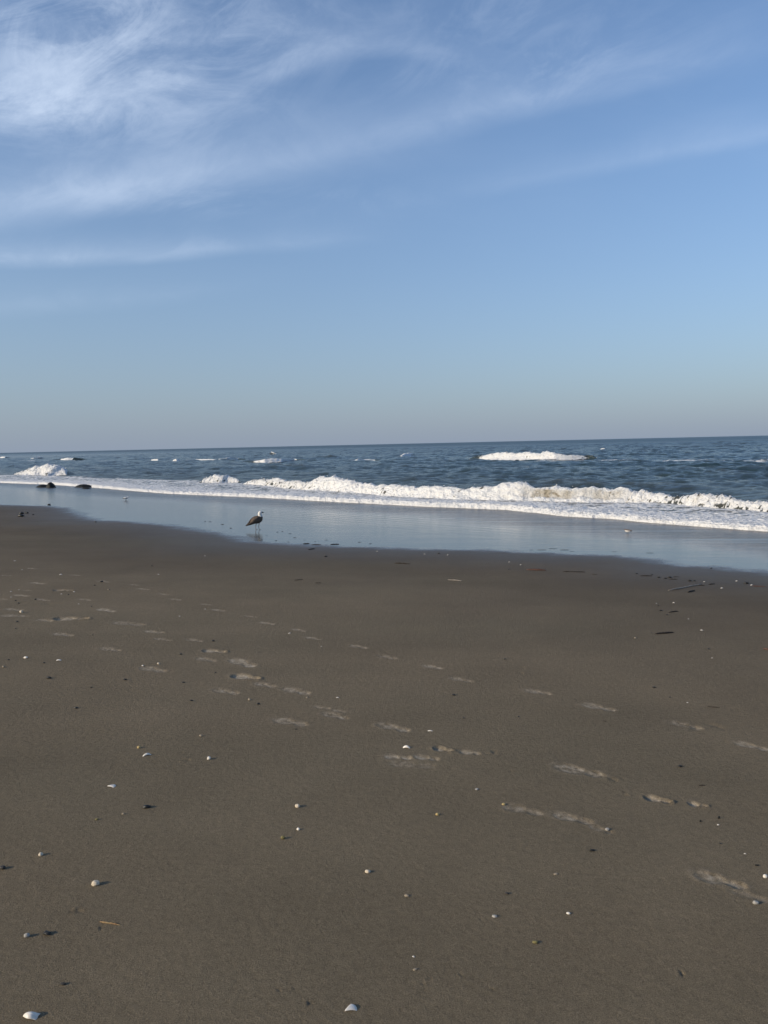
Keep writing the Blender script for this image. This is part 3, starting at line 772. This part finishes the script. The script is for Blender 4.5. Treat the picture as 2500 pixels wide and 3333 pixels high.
def scrap(px, py, wpx, label, mat=None, hr=0.45, cat='seaweed', group='dark scraps of weed and bark on the sand', name='seaweed_scrap', lobes=3, dr=0.6):
    """a small ragged dark clump, several leaves and lumps grown together"""
    p, dist = ground(px, py + wpx * 0.12); w = wpx / F * dist; rs = np.random.RandomState(int(px * 3 + py))
    n = fbm(ICO3_V[:, 0] * 1.7 + rs.rand() * 50, ICO3_V[:, 1] * 1.7, ICO3_V[:, 2] * 1.7, n=4, gain=0.7)
    v = ICO3_V * (0.75 + 1.9 * np.abs(n))[:, None]
    v = v / np.ptp(v[:, 0]) * w * np.array([1, dr, hr]); v[:, 2] -= v[:, 2].min() + w * hr * 0.18
    return place(name, v, ICO3_F, mat or M_WEED, p, label, cat, group, rs.rand() * 0.6 - 0.3)


# ------------------------------------------------------------------ pebbles
pebble(311, 2873, 29, 'largest pebble, cream and lumpy with a dent, above the yellow reed', 'cream', 0.72, 0.75, 0.42)
pebble(88, 3044, 20, 'pale grey round pebble beside a black mussel, lower left', 'grey', 0.85, 0.8)
pebble(205, 3199, 22, 'small black pebble with a light spot above the lower left white shell', 'dark', 0.45, 0.6)
pebble(9, 2822, 22, 'brown black pebble cut by the left edge of the picture', 'dark', 0.7)
pebble(133, 2780, 17, 'round cream pebble nearest the left edge, above the largest pebble', 'cream', 0.85, 0.9, 0.15)
pebble(1197, 2834, 21, 'smooth yellowish oval pebble alone in the middle of the bare sand', 'cream', 0.62, 0.7, 0.12)
pebble(1324, 2912, 19, 'flat tan oval pebble right below the yellowish oval one', 'tan', 0.42, 0.6, 0.12)
pebble(1650, 2905, 17, 'blackish pebble with a pale rim right of centre, upper of a diagonal pair', 'dark', 0.45, 0.6)
pebble(1610, 2979, 20, 'flat grey oval pebble below a blackish one', 'grey', 0.5, 0.65, 0.12)
pebble(1809, 2842, 17, 'flat tan pebble with a dark end, right of centre under a black scrap', 'tan', 0.4, 0.6)
pebble(1850, 2971, 15, 'small whitish pebble alone on the lower right sand', 'white', 0.6, 0.7, 0.15)
pebble(1742, 3064, 21, 'yellow green lumpy pebble, lowest on the right side', 'olive', 0.45, 0.6, 0.4)
pebble(2460, 2936, 22, 'grey speckled pebble below the large footprint near the right edge', 'grey', 0.62, 0.7)
pebble(2491, 2851, 17, 'white pebble at the right edge beside the large footprint', 'white', 0.8, 0.8, 0.15)
pebble(452, 2431, 14, 'small yellowish pebble just above the curved white shell sliver', 'yellow', 0.75)
pebble(680, 2468, 14, 'bright white round pebble right of the curved shell sliver', 'white', 0.95, 0.9, 0.15)
pebble(654, 2393, 13, 'tiny half dark tan pebble above the bright white round one', 'tan', 0.55)
pebble(315, 2665, 13, 'small dull yellow pebble below the white oval shell', 'olive', 0.6)
pebble(401, 2648, 11, 'tiny curled brownish pebble below the black mussel clump', 'tan', 0.7, 0.7, 0.4)
pebble(968, 2622, 19, 'cream pebble in the middle, top of a group of three', 'cream', 0.78, 0.8)
pebble(971, 2698, 13, 'smaller whitish pebble in the middle of a group of three', 'white', 0.8, 0.8)
pebble(921, 2726, 17, 'olive brown pebble tilted on edge, lowest of a group of three', 'olive', 0.85, 0.6, 0.2)
pebble(1424, 2649, 15, 'warm yellow pebble below the twin footprints, alone', 'yellow', 0.65, 0.7, 0.2)
pebble(1552, 2567, 15, 'flat dark grey pebble between the footprint trails', 'grey', 0.5)
pebble(1639, 2616, 14, 'small yellow pebble at the left end of a broad faint footprint', 'yellow', 0.6)
pebble(1977, 2699, 16, 'pale grey pebble at the right end of a broad faint footprint', 'grey', 0.75, 0.8)
pebble(69, 1991, 13, 'yellowish pebble with a dark side among the far left footprints', 'cream', 0.8)
pebble(84, 2138, 16, 'white domed pebble at far left below the trampled footprints', 'white', 0.55, 0.7)
pebble(12, 2169, 12, 'tan pebble at the left edge below a white domed one', 'tan', 0.7)
pebble(516, 2159, 10, 'small pale pebble right of a faint mid left footprint', 'cream', 0.7)
pebble(465, 2166, 8, 'tiny pale pebble touching the left end of a faint footprint', 'white', 0.7)
pebble(812, 2276, 11, 'small tan pebble with a dark side left of a black one', 'tan', 0.7)
pebble(1000, 2269, 10, 'tiny tan pebble left of a flat white shell chip, mid picture', 'tan', 0.5)
pebble(354, 1918, 8, 'tiny tan pebble right of the upper left footprints', 'tan', 0.7)
pebble(2068, 2075, 9, 'tiny tan pebble left of the thick black stick', 'tan', 0.6)
pebble(1351, 3152, 17, 'tan lump with a dark side below a bright white chip, bottom middle', 'tan', 0.5, 0.6, 0.4)

# ------------------------------------------------------------------ shells
GS = 'bleached shells on the sand'
sheet(101, 3308, 56, lambda u, v: crescent(u, v), 34, 20, 0.035, M_SHELL, 'clam_shell', 'large white arched clam shell in the bottom left corner', 'shell', GS, -0.12)
sheet(1140, 3286, 49, lambda u, v: valve(u, v, 0.30, 0.0035, 0.70, 0.1, 0.55), 34, 34, 0.05, M_SHELL, 'clam_shell', 'plump white clam shell at the bottom near the middle', 'shell', GS, 0.62)
sheet(363, 2559, 30, lambda u, v: valve(u, v, 0.26, 0.004, 0.75), 26, 26, 0.03, M_SHELL, 'clam_shell', 'smooth white oval shell lying alone on the left sand', 'shell', GS, 0.15)
sheet(478, 2459, 28, lambda u, v: chip(u, v, 0.30, 0.28, 0.15), 20, 10, 0.05, M_SHELL, 'shell_sliver', 'thin curved white shell sliver below a small yellowish pebble', 'shell', GS, 0.35)
sheet(1323, 2434, 25, lambda u, v: chip(u, v, 0.34, 0.45, -0.1), 20, 12, 0.05, M_SHELL, 'shell_shard', 'white arched shell shard just above the twin footprints', 'shell', GS, -0.12)
sheet(1400, 2379, 19, lambda u, v: chip(u, v, 0.14, 0.28), 16, 8, 0.05, M_SHELL, 'shell_sliver', 'thin pointed white shell sliver above the dug footprint in the middle', 'shell', GS, -0.1)
sheet(191, 2149, 17, lambda u, v: chip(u, v, 0.18, 0.5), 16, 10, 0.06, M_SHELL, 'shell_shard', 'flat white shell shard right of a white domed pebble, far left', 'shell', GS)
GCH = 'white shell chips scattered over the beach'
for x, y, w, lab in (
        (1346, 3113, 13, 'bright white shell chip nearest the camera, bottom middle'),
        (2338, 2684, 11, 'white shell chip under a black bark sliver on the right'),
        (2425, 2778, 11, 'white shell chip near the right edge above a black bark sliver'),
        (1099, 2270, 12, 'flat white shell chip right of the narrow double footprint'),
        (943, 2061, 11, 'white shell chip left of a mid picture footprint'),
        (198, 1870, 11, 'white shell chip among the upper left footprints, brightest of them'),
        (48, 1825, 9, 'white shell chip at far left, highest of the chips there'),
        (72, 1854, 7, 'white shell chip below the highest one at far left'),
        (241, 1926, 9, 'white shell chip right of the dug upper left footprint'),
        (36, 1925, 8, 'white shell chip at the left edge level with the dug footprint'),
        (62, 1919, 6, 'tiny white chip right of the left edge chip, above it'),
        (36, 1943, 6, 'tiny white chip below the left edge chip'),
        (200, 1933, 7, 'pale chip just under the dug upper left footprint'),
        (256, 1965, 7, 'white chip alone right of the claw scratches, upper left'),
        (585, 2005, 8, 'white chip with a dark side between two left footprint trails'),
        (668, 1982, 7, 'tiny white chip above a pale footprint, left of centre'),
        (516, 1869, 7, 'white chip high on the sand below the gull, to its left'),
        (667, 1809, 7, 'white chip on the damp sand below left of the gull'),
        (1046, 2103, 7, 'tiny white chip above the faint curved groove, mid picture'),
        (1228, 1794, 7, 'white chip on the damp sand just under the wet edge, left of a pair'),
        (1382, 1803, 8, 'upright white chip left of a dark speck near the wet edge'),
        (1458, 1806, 8, 'white chip right of a dark speck near the wet edge'),
        (1658, 1829, 9, 'white chip left of the reddish weed strand'),
        (1695, 1838, 7, 'tiny white chip directly above the reddish weed strand'),
        (2193, 1962, 10, 'brightest white chip on the right damp sand, above a dark stick'),
        (2137, 1963, 6, 'tiny white chip left of the brightest one on the right damp sand'),
        (2350, 1914, 12, 'white chip right of the pale driftwood stick'),
        (2241, 2014, 7, 'tiny white chip below a dark stick on the right'),
        (2284, 2051, 11, 'faint flat white chip right of the thick black stick'),
        (2318, 2141, 8, 'white chip below a round black scrap on the right'),
        (2238, 2286, 9, 'white chip left of a dark twig on the right sand'),
        (2398, 1891, 9, 'yellowish white chip in the weed line at the right'),
        (2447, 1904, 12, 'flat whitish chip left of the reddish scrap at the right edge'),
        (2293, 1893, 8, 'white chip above the pale driftwood stick')):
    rs = np.random.RandomState(int(x))
    bd, sk = 0.16 + 0.2 * rs.rand(), rs.rand() * 0.4 - 0.2
    sheet(x, y + 1, max(w * 0.78, 5.0), lambda u, v: chip(u, v, bd, 0.6, sk), 12, 8, 0.10, M_CHIP, 'shell_chip', lab, 'shell chip', GCH, rs.rand() - 0.5, 0.05)

# ------------------------------------------------------------------ sticks and twigs
stick(359, 3006, 66, 11, 'thin yellow dry reed lying below the largest pebble', M_STRAW, 0.055, 'reed', name='dry_reed', knot=0.5)
stick(2163, 2062, 58, -5, 'thick black stick alone on the right damp sand', M_TWIG, 0.10)
stick(2192, 1992, 30, -4, 'short black stick above the thick black one', M_TWIG, 0.11)
stick(2322, 2302, 42, 3, 'thin dark twig near the right edge among faint footprints', M_TWIG, 0.06)
stick(1868, 1862, 72, 1, 'long thin dark stick right of the reddish weed strand', M_TWIG, 0.05)
stick(1310, 1835, 50, 3, 'dark stick with a pale middle near the wet edge, centre', M_TWIG, 0.08)
stick(1480, 1889, 44, 3, 'pale thin stick with a dark end on the damp sand, centre right', M_PALE, 0.06)
stick(973, 1888, 26, -2, 'dark twig below right of the gull, left of a pair', M_TWIG, 0.09)
stick(1036, 1898, 20, 0, 'dark stubby twig below right of the gull, right of a pair', M_TWIG, 0.15)
stick(2228, 1913, 104, -20, 'long pale driftwood stick slanting on the right damp sand', M_PALE, 0.020, 'driftwood', name='driftwood_stick')
stick(2282, 1906, 22, 0, 'short dark twig touching the upper end of the pale driftwood', M_TWIG, 0.16)
stick(2317, 1902, 22, -2, 'second short dark twig right of the pale driftwood', M_TWIG, 0.11)
stick(2102, 1875, 40, 0, 'dark twig at the left end of the weed line on the right', M_TWIG, 0.08)
stick(2192, 1886, 26, 0, 'dark twig in the middle of the weed line on the right', M_TWIG, 0.09)
stick(2202, 1878, 20, 0, 'short dark twig highest in the weed line on the right', M_TWIG, 0.10)
stick(1935, 1870, 20, 1, 'tiny dark twig between the long dark stick and the weed line', M_TWIG, 0.10)
stick(2250, 1926, 22, -5, 'short greyish twig under the pale driftwood stick', M_TWIG, 0.12)
stick(1968, 2348, 14, 1, 'tiny dark twig below a slanted right footprint', M_TWIG, 0.14)
stick(2285, 2557, 20, -1, 'thin dark twig right of the slanted footprint, above the dug one', M_TWIG, 0.06)
stick(997, 1770, 20, -1, 'dark twig on the wet edge, left of three', M_TWIG, 0.14)
stick(1030, 1773, 30, 0, 'dark twig on the wet edge, middle of three', M_TWIG, 0.08)
stick(1090, 1772, 28, -1, 'dark twig on the wet edge, right of three', M_TWIG, 0.10)
stick(1014, 1788, 20, -3, 'dark twig on the damp sand just below three on the wet edge', M_TWIG, 0.12)
for x, y, l, lab in ((1730, 1790, 14, 'tiny weed thread on the right wet edge, first of a row'), (1763, 1790, 30, 'curved weed thread on the right wet edge, second of a row'), (1800, 1786, 26, 'weed thread highest in the row on the right wet edge'),
                     (1838, 1790, 30, 'weed thread fourth in the row on the right wet edge'), (1862, 1795, 14, 'tiny weed thread last in the row on the right wet edge'), (2000, 1796, 18, 'weed thread on the wet edge farther right of the row'),
                     (2115, 1800, 26, 'weed thread on the right wet edge nearest the right border')):
    stick(x, y, l, 0, lab, M_WEED, 0.03, 'seaweed', 'dark weed threads along the wet edge', 'weed_thread', rmin=0.002)

for i, (x, y) in enumerate(((668, 1697), (684, 1698), (724, 1707), (752, 1719), (868, 1743), (903, 1732), (919, 1730), (944, 1737), (960, 1750), (898, 1760), (991, 1758), (939, 1764), (1026, 1763), (1062, 1758), (1170, 1765), (1206, 1770))):
    stick(x, y, 5 + (i * 5) % 6, (i % 3) - 1, 'tiny dark weed fleck at the edge of the wet sheet around and beyond the gull', M_WEED, 0.10, 'seaweed', 'dark weed flecks by the gull', 'weed_fleck', rmin=0.0015)

# ------------------------------------------------------------------ weed, bark and other dark scraps
GB = 'dark scraps of weed and bark on the sand'
stick(1745, 1856, 62, 2, 'reddish brown weed strand on the damp sand right of centre', M_RED, 0.10, 'seaweed', GB, 'seaweed_strand')
stick(2470, 1909, 44, 2, 'dull red weed strand at the right edge of the weed line', M_RED, 0.07, 'seaweed', GB, 'seaweed_strand')
stick(2495, 2114, 18, 4, 'orange brown scrap cut by the right edge', M_RED, 0.35, 'seaweed', GB, 'seaweed_strand')
for x, y, w, lab in (
        (153, 3037, 30, 'black mussel shaped clump beside the pale grey round pebble'),
        (477, 2626, 30, 'black clump with small lobes left of centre on the bare sand'),
        (1927, 2767, 20, 'black ragged scrap on the right, above a flat tan pebble'),
        (2340, 2663, 11, 'upright black bark sliver right of the dug footprint'),
        (2463, 2816, 14, 'black bark sliver near the right edge above the large footprint'),
        (2345, 2746, 10, 'small black scrap on the right between two white chips'),
        (2280, 2674, 9, 'tiny black scrap left of the upright bark sliver'),
        (2306, 2112, 10, 'round black scrap on the right damp sand'),
        (159, 2206, 20, 'black ragged scrap with lumps beside it, left sand'),
        (407, 2212, 13, 'black scrap right of the ragged one, left sand'),
        (597, 2221, 12, 'dark scrap above a left footprint, between two trails'),
        (588, 2129, 12, 'dark scrap left of the orange dug footprint'),
        (623, 2280, 13, 'black scrap below the left footprints'),
        (840, 2291, 13, 'black scrap right of a small tan pebble, mid left'),
        (247, 2304, 14, 'black scrap with a light spot, alone on the left sand'),
        (297, 2237, 8, 'tiny black scrap below the ragged one, left sand'),
        (143, 2157, 10, 'dark scrap below the flat white shell shard, far left'),
        (27, 2147, 9, 'dark scrap left of the white domed pebble'),
        (301, 2067, 7, 'tiny dark scrap between two left footprints'),
        (56, 2024, 9, 'black scrap at far left, upper of two'),
        (51, 2046, 8, 'black scrap at far left, lower of two'),
        (60, 1963, 11, 'black scrap beside the claw scratches, lower of two'),
        (51, 1955, 7, 'black scrap beside the claw scratches, upper of two'),
        (115, 1951, 8, 'black scrap left of the scuffed upper left footprint'),
        (222, 1935, 6, 'tiny dark scrap below the dug upper left footprint'),
        (307, 1905, 8, 'dark scrap right of the dug upper left footprint, above'),
        (298, 1975, 7, 'tiny dark scrap below a pale upper left footprint'),
        (331, 1893, 12, 'dark scrap at the toe of an upper left footprint'),
        (494, 1842, 7, 'tiny dark scrap high on the sand, left of the gull'),
        (694, 2086, 11, 'dark scrap right of a thin left footprint'),
        (701, 2189, 9, 'tiny dark scrap between the trails, left of centre'),
        (963, 2373, 9, 'tiny dark scrap under a faint footprint, mid picture'),
        (1476, 2262, 13, 'dark scrap below the right hand slanting trail'),
        (1509, 2337, 8, 'tiny dark scrap in the bare middle between two trails'),
        (1643, 2145, 10, 'dark scrap beside a patch of bird scratches'),
        (1688, 2333, 8, 'reddish black scrap in the bare sand between trails'),
        (2129, 2237, 12, 'dark scrap on the right sand above a faint scuff'),
        (2180, 2269, 8, 'tiny dark scrap right of a faint scuff'),
        (2214, 2494, 16, 'dark crumbled scrap on the right sand, alone'),
        (2151, 1987, 11, 'black scrap left of a short black stick, right damp sand'),
        (2142, 1971, 6, 'tiny black scrap above another one, right damp sand'),
        (2171, 2001, 7, 'tiny black scrap under a short black stick'),
        (2121, 2060, 7, 'tiny dark scrap left of the thick black stick'),
        (1428, 1801, 9, 'dark scrap between two white chips near the wet edge'),
        (1060, 1811, 12, 'dark scrap on the damp sand below the three wet twigs'),
        (1655, 1853, 7, 'tiny dark scrap left of the reddish weed strand'),
        (2144, 1879, 10, 'dark scrap in the weed line, left part'),
        (2166, 1882, 11, 'dark lump in the weed line, next to a short twig'),
        (2180, 1879, 14, 'dark wide scrap in the weed line, upper middle'),
        (2245, 1890, 14, 'dark scrap in the weed line above the pale driftwood'),
        (2260, 1890, 11, 'second dark scrap in the weed line above the pale driftwood'),
        (2429, 1898, 16, 'dark scrap in the weed line near the right edge'),
        (2072, 1867, 9, 'dark scrap just left of the weed line'),
        (2122, 1870, 8, 'tiny dark scrap above the left end of the weed line'),
        (160, 1642, 12, 'dark clump at the wet edge, far left'),
        (70, 1671, 18, 'dark scrap left of another on the far left damp sand'),
        (68, 1679, 22, 'flat dark scrap lowest on the far left damp sand'),
        (88, 1669, 14, 'dark scrap highest on the far left damp sand'),
        (108, 1675, 8, 'small dark scrap right of the others on the far left damp sand'),
        (311, 1699, 9, 'dark scrap at the corner of the wet sheet, left'),
        (2315, 1849, 8, 'tiny dark speck of weed below the wet edge at right')):
    scrap(x, y, w, lab, hr=1.1 if 'upright' in lab else 0.45, cat='bark' if 'bark' in lab else 'seaweed', name='bark_sliver' if 'bark' in lab else 'seaweed_scrap', dr=0.35 if 'sliver' in lab else 0.6)


# ------------------------------------------------------------------ dark weedy rocks at the water's edge
def rock(px, py, wpx, hpx, shape, label, seed, dr=0.8):
    p, dist = ground(px, py); w, h = wpx / F * dist, hpx * 0.62 / F * dist
    sub = bmesh.new(); bmesh.ops.create_icosphere(sub, subdivisions=5, radius=1.0)
    V_ = np.array([v.co[:] for v in sub.verts]); F_ = np.array([[v.index for v in f.verts] for f in sub.faces]); sub.free()
    r = np.hypot(V_[:, 0], V_[:, 1]); ang = np.arctan2(V_[:, 1], V_[:, 0])
    out_ = 1 + 0.16 * fbm(np.cos(ang) * 1.4 + seed, np.sin(ang) * 1.4, n=4, gain=0.65)     # ragged plan
    top = np.interp(V_[:, 0], [-1, -.75, -.4, 0, .35, .7, 1], shape)
    z = np.where(V_[:, 2] > 0, top * (1 - r ** 3.2).clip(0, 1), -0.25)
    z = z + (0.45 * fbm(V_[:, 0] * 2.9 + seed, V_[:, 1] * 2.6, n=5, gain=0.65, billow=True) - 0.1) * (V_[:, 2] > 0) * (1 - r ** 6)
    v = np.stack([V_[:, 0] * out_ * w / 2, V_[:, 1] * out_ * w / 2 * dr, z * h], 1)
    place('rock', v, F_, M_ROCK, p, label, 'rock', 'dark rocks at the edge of the surf')


rock(147, 1586, 60, 13, [.3, .8, 1, .8, .5, .4, .3], 'low dark weedy rock slab left of the pointed rock', 3)
rock(166, 1587, 32, 21, [.3, .7, 1.0, 1.1, .9, .6, .3], 'pointed dark weedy rock, tallest at the edge of the surf', 9, 1.0)
rock(275, 1586, 64, 13, [.3, .75, 1.0, 1.0, .75, .55, .5], 'long dark weedy rock mound right of the pointed rock', 17, 0.7)
rock(281, 1591, 30, 6, [.4, .8, 1, 1, .8, .6, .3], 'small flat dark rock in front of the long mound', 23)

# ================================================================== birds
m_plum, nt, bs = new_mat('mottled plumage'); co = objco(nt)
fl = noise(nt, objco(nt, 1.0, 2.0, 2.6), 42.0, 5, 0.65)
setin(nt, bs, 'Base Color', mixc(nt, fl.step(0.40, 0.62), (0.030, 0.021, 0.015), (0.20, 0.14, 0.095)))
bs.inputs['Roughness'].default_value = 0.85; bump(nt, bs, fl, 0.5, 0.004)
M_WHITE = plain('white feathers', (0.82, 0.79, 0.73), (0.70, 0.66, 0.60), 0.85, 60, 0.3, 0.002)
M_DARKF = plain('dark flight feathers', (0.028, 0.022, 0.018), (0.014, 0.012, 0.010), 0.7, 60, 0.4, 0.002)
M_BILL = plain('dark horn', (0.035, 0.030, 0.028), (0.02, 0.018, 0.016), 0.4, 60, 0.1, 0.001)
M_LEG = plain('dull pinkish leg skin', (0.20, 0.15, 0.13), (0.13, 0.10, 0.09), 0.6, 80, 0.3, 0.001)
M_RUFOUS = plain('rusty brown back', (0.17, 0.085, 0.050), (0.06, 0.040, 0.030), 0.85, 150, 0.4, 0.002)
M_GREYB = plain('grey brown back', (0.10, 0.088, 0.076), (0.05, 0.045, 0.04), 0.85, 150, 0.4, 0.002)


def loft(st_, nseg=20, closed=True):
    """one continuous skin through stations (x, y, z, half width, half height)"""
    st_ = np.array(st_, float); u = np.linspace(0, len(st_) - 1, len(st_) * 5)
    # Catmull-Rom through the stations
    def cr(q):
        q = np.concatenate([[2 * q[0] - q[1]], q, [2 * q[-1] - q[-2]]]); i = np.minimum(u.astype(int), len(st_) - 2); f = u - i
        a, b, c_, d = q[i], q[i + 1], q[i + 2], q[i + 3]
        return 0.5 * (2 * b + (c_ - a) * f + (2 * a - 5 * b + 4 * c_ - d) * f ** 2 + (3 * b - a - 3 * c_ + d) * f ** 3)
    P = np.stack([cr(st_[:, k]) for k in range(3)], 1); rw, rh = cr(st_[:, 3]).clip(1e-4), cr(st_[:, 4]).clip(1e-4)
    t = np.gradient(P, axis=0); t /= np.linalg.norm(t, axis=1)[:, None]
    side = np.cross(np.array([0, 0, 1.0]) + 0 * t, t); bad = np.linalg.norm(side, axis=1) < 0.25; side[bad] = (0, 1, 0)
    side = np.repeat([[0.0, 1.0, 0.0]], len(P), 0) if True else side
    upv = np.cross(t, side)
    q = np.linspace(0, 2 * math.pi, nseg, endpoint=False)
    v = P[:, None] + np.cos(q)[None, :, None] * side[:, None] * rw[:, None, None] + np.sin(q)[None, :, None] * upv[:, None] * rh[:, None, None]
    n = len(P); f = [tuple(int(z) for z in g) for g in grid_faces(n, nseg, wrap=True)]
    f += [tuple(range(nseg))[::-1], tuple(range((n - 1) * nseg, n * nseg))]
    return v.reshape(-1, 3), f, np.repeat(u / (len(st_) - 1), nseg)


def bird(name, px, py, hpx, yaw, label, cat, body, head_from, wing, tail, bill, legs, mats, group=None, foot=0.03, scale_h=None, up_frac=1.0):
    """body: loft stations from rump to forehead; materials change at head_from along it"""
    p, dist = ground(px, py); k = hpx / F * dist / scale_h
    root = bpy.data.objects.new(name, None); root.empty_display_size = 0.1; link(root)
    root.location = tuple(p); root.rotation_euler = (0, 0, yaw); root.scale = (k, k, k)
    tag(root, label, cat, group)
    v, f, u = loft(body)
    o = mesh_np('body', v, f, [mats['body'], mats['head'], mats['belly']], root)
    vz = v[:, 2]; fi = np.array([u[list(q)].mean() for q in f]); fz = np.array([v[list(q), 2].mean() for q in f]); fx = np.array([v[list(q), 0].mean() for q in f])
    mi = np.where(fi > head_from, 1, 0)
    if mats.get('belly_line') is not None: mi = np.where((fz < mats['belly_line'] + 0.0 * fx) & (fi <= head_from), 2, mi)
    o.data.polygons.foreach_set('material_index', mi.astype(np.int32)); o.data.update()
    for s in (1, -1):
        w = [(x, s * y, z, a, b) for x, y, z, a, b in wing]
        v, f, _ = loft(w, 14); mesh_np('wing', v, f, mats['wing'], root)
        tip = [(x, s * y, z, a, b) for x, y, z, a, b in wing[:3]]
        tip = [(x - 0.02 * (1 if i == 0 else 0), y - s * 0.004, z - 0.012, a * 0.95, b * 0.9) for i, (x, y, z, a, b) in enumerate(tip)]
        v, f, _ = loft(tip, 12); mesh_np('wing_tip', v, f, mats['tip'], root)
    v, f, _ = loft(tail, 12); mesh_np('tail', v, f, mats['tip'], root)
    v, f, _ = loft(bill, 12); mesh_np('bill', v, f, mats['bill'], root)
    for L in legs:
        v, f = tube(L[0], L[1], 8); vs_, fs_ = [v], list(f); n0 = len(v)
        fx_, fy_, fz_ = L[0][-1]; V2 = [(fx_ - foot * .15, fy_, fz_ + .004)]
        for a in (-0.55, 0.0, 0.55): V2.append((fx_ + foot * math.cos(a), fy_ + foot * math.sin(a), 0.003))
        V2 = np.array(V2); V2 = np.concatenate([V2, V2 - np.array([0, 0, .006])])
        fs_ += [(n0, n0 + 1, n0 + 2), (n0, n0 + 2, n0 + 3), (n0 + 4, n0 + 6, n0 + 5), (n0 + 4, n0 + 7, n0 + 6), (n0, n0 + 4, n0 + 5, n0 + 1), (n0 + 1, n0 + 5, n0 + 6, n0 + 2), (n0 + 2, n0 + 6, n0 + 7, n0 + 3), (n0 + 3, n0 + 7, n0 + 4, n0)]
        mesh_np('leg', np.concatenate([v, V2]), fs_, mats['leg'], root)
    ex, ey, ez, er = mats['eye']
    for s in (1, -1):
        mesh_np('eye', ICO3_V * er + np.array([ex, s * ey, ez]), ICO3_F, M_BILL, root)
    return root


GULL = dict(body=[(-.195, 0, .226, .020, .018), (-.155, 0, .252, .054, .050), (-.080, 0, .290, .088, .086), (.005, 0, .312, .098, .104), (.070, 0, .335, .086, .098), (.100, 0, .385, .062, .066), (.094, 0, .430, .046, .048),
                  (.086, 0, .472, .040, .043), (.096, 0, .514, .040, .040), (.126, 0, .530, .033, .031), (.148, 0, .529, .018, .018)],
            wing=[(-.31, .018, .192, .006, .010), (-.23, .044, .224, .016, .030), (-.13, .080, .275, .020, .060), (-.02, .096, .318, .018, .078), (.06, .084, .350, .016, .062), (.095, .062, .372, .008, .024)],
            tail=[(-.335, 0, .172, .030, .004), (-.26, 0, .204, .038, .012), (-.16, 0, .246, .036, .024)],
            bill=[(.146, 0, .524, .015, .017), (.172, 0, .518, .011, .014), (.194, 0, .511, .008, .012), (.205, 0, .500, .002, .003)],
            legs=[(np.array([(-.012, .034, .232), (-.016, .034, .17), (-.034, .034, .100), (-.028, .034, .05), (-.024, .034, .006)]), np.array([.012, .0085, .0065, .0058, .0055])),
                  (np.array([(.040, -.034, .228), (.036, -.034, .17), (.022, -.034, .098), (.028, -.034, .05), (.034, -.034, .006)]), np.array([.012, .0085, .0065, .0058, .0055]))])
for _k in ('body', 'wing', 'tail', 'bill'): GULL[_k] = [(a, b, c_ - 0.045, d, e_) for a, b, c_, d, e_ in GULL[_k]]
for _k in ('body', 'bill'): GULL[_k] = [(a, b, c_ if c_ < .31 else .31 + (c_ - .31) * .84, d * (1.16 if c_ > .37 else 1), e_ * (1.16 if c_ > .37 else 1)) for a, b, c_, d, e_ in GULL[_k]]
for _l in GULL['legs']: _l[0][:, 2] = _l[0][:, 2] * (0.187 / 0.232)
bird('gull', 838, 1724, 61, 0.66, 'young gull with white head and mottled brown body standing on the wet sand', 'bird', GULL['body'], 0.52, GULL['wing'], GULL['tail'], GULL['bill'], GULL['legs'],
     dict(body=m_plum, head=M_WHITE, belly=M_DARKF, belly_line=0.217, wing=m_plum, tip=M_DARKF, bill=M_BILL, leg=M_LEG, eye=(.122, .034, .462, .006)), None, 0.045, 0.498)

PIPER = dict(body=[(-.085, 0, .072, .010, .010), (-.060, 0, .076, .026, .024), (-.010, 0, .078, .040, .036), (.035, 0, .084, .036, .034), (.058, 0, .098, .024, .024), (.070, 0, .112, .021, .021), (.084, 0, .116, .015, .015), (.092, 0, .115, .008, .008)],
             wing=[(-.115, .008, .078, .003, .004), (-.08, .018, .084, .006, .012), (-.02, .034, .090, .008, .020), (.03, .034, .096, .006, .018), (.05, .026, .098, .004, .008)],
             tail=[(-.115, 0, .070, .012, .003), (-.09, 0, .074, .014, .006), (-.06, 0, .078, .016, .012)],
             bill=[(.090, 0, .114, .006, .006), (.108, 0, .109, .0035, .0035), (.122, 0, .104, .0015, .0015)],
             legs=[(np.array([(.010, .014, .050), (.000, .014, .030), (.012, .014, .003)]), np.array([.004, .003, .003])), (np.array([(-.015, -.014, .050), (-.028, -.014, .030), (-.022, -.014, .003)]), np.array([.004, .003, .003]))])
GP = 'small shorebirds feeding on the wet sand'
bird('sandpiper', 2043, 1737, 15.5, 2.9, 'small white bellied shorebird with rusty back on the wet sand at right', 'bird', PIPER['body'], 0.78, [(a, b * 0.8, c_ + 0.010, d, e_ * 0.7) for a, b, c_, d, e_ in PIPER['wing']], PIPER['tail'], PIPER['bill'], PIPER['legs'],
     dict(body=M_RUFOUS, head=M_RUFOUS, belly=M_WHITE, belly_line=0.101, wing=M_RUFOUS, tip=M_DARKF, bill=M_BILL, leg=M_BILL, eye=(.076, .019, .117, .003)), GP, 0.014, 0.137)
bird('sandpiper', 411, 1628, 12, 0.5, 'tiny white shorebird with dark back on the wet sand at far left', 'bird', PIPER['body'], 0.78, PIPER['wing'], PIPER['tail'], PIPER['bill'], PIPER['legs'],
     dict(body=M_WHITE, head=M_WHITE, belly=M_WHITE, belly_line=0.097, wing=M_WHITE, tip=M_DARKF, bill=M_BILL, leg=M_BILL, eye=(.076, .019, .117, .003)), GP, 0.014, 0.137)
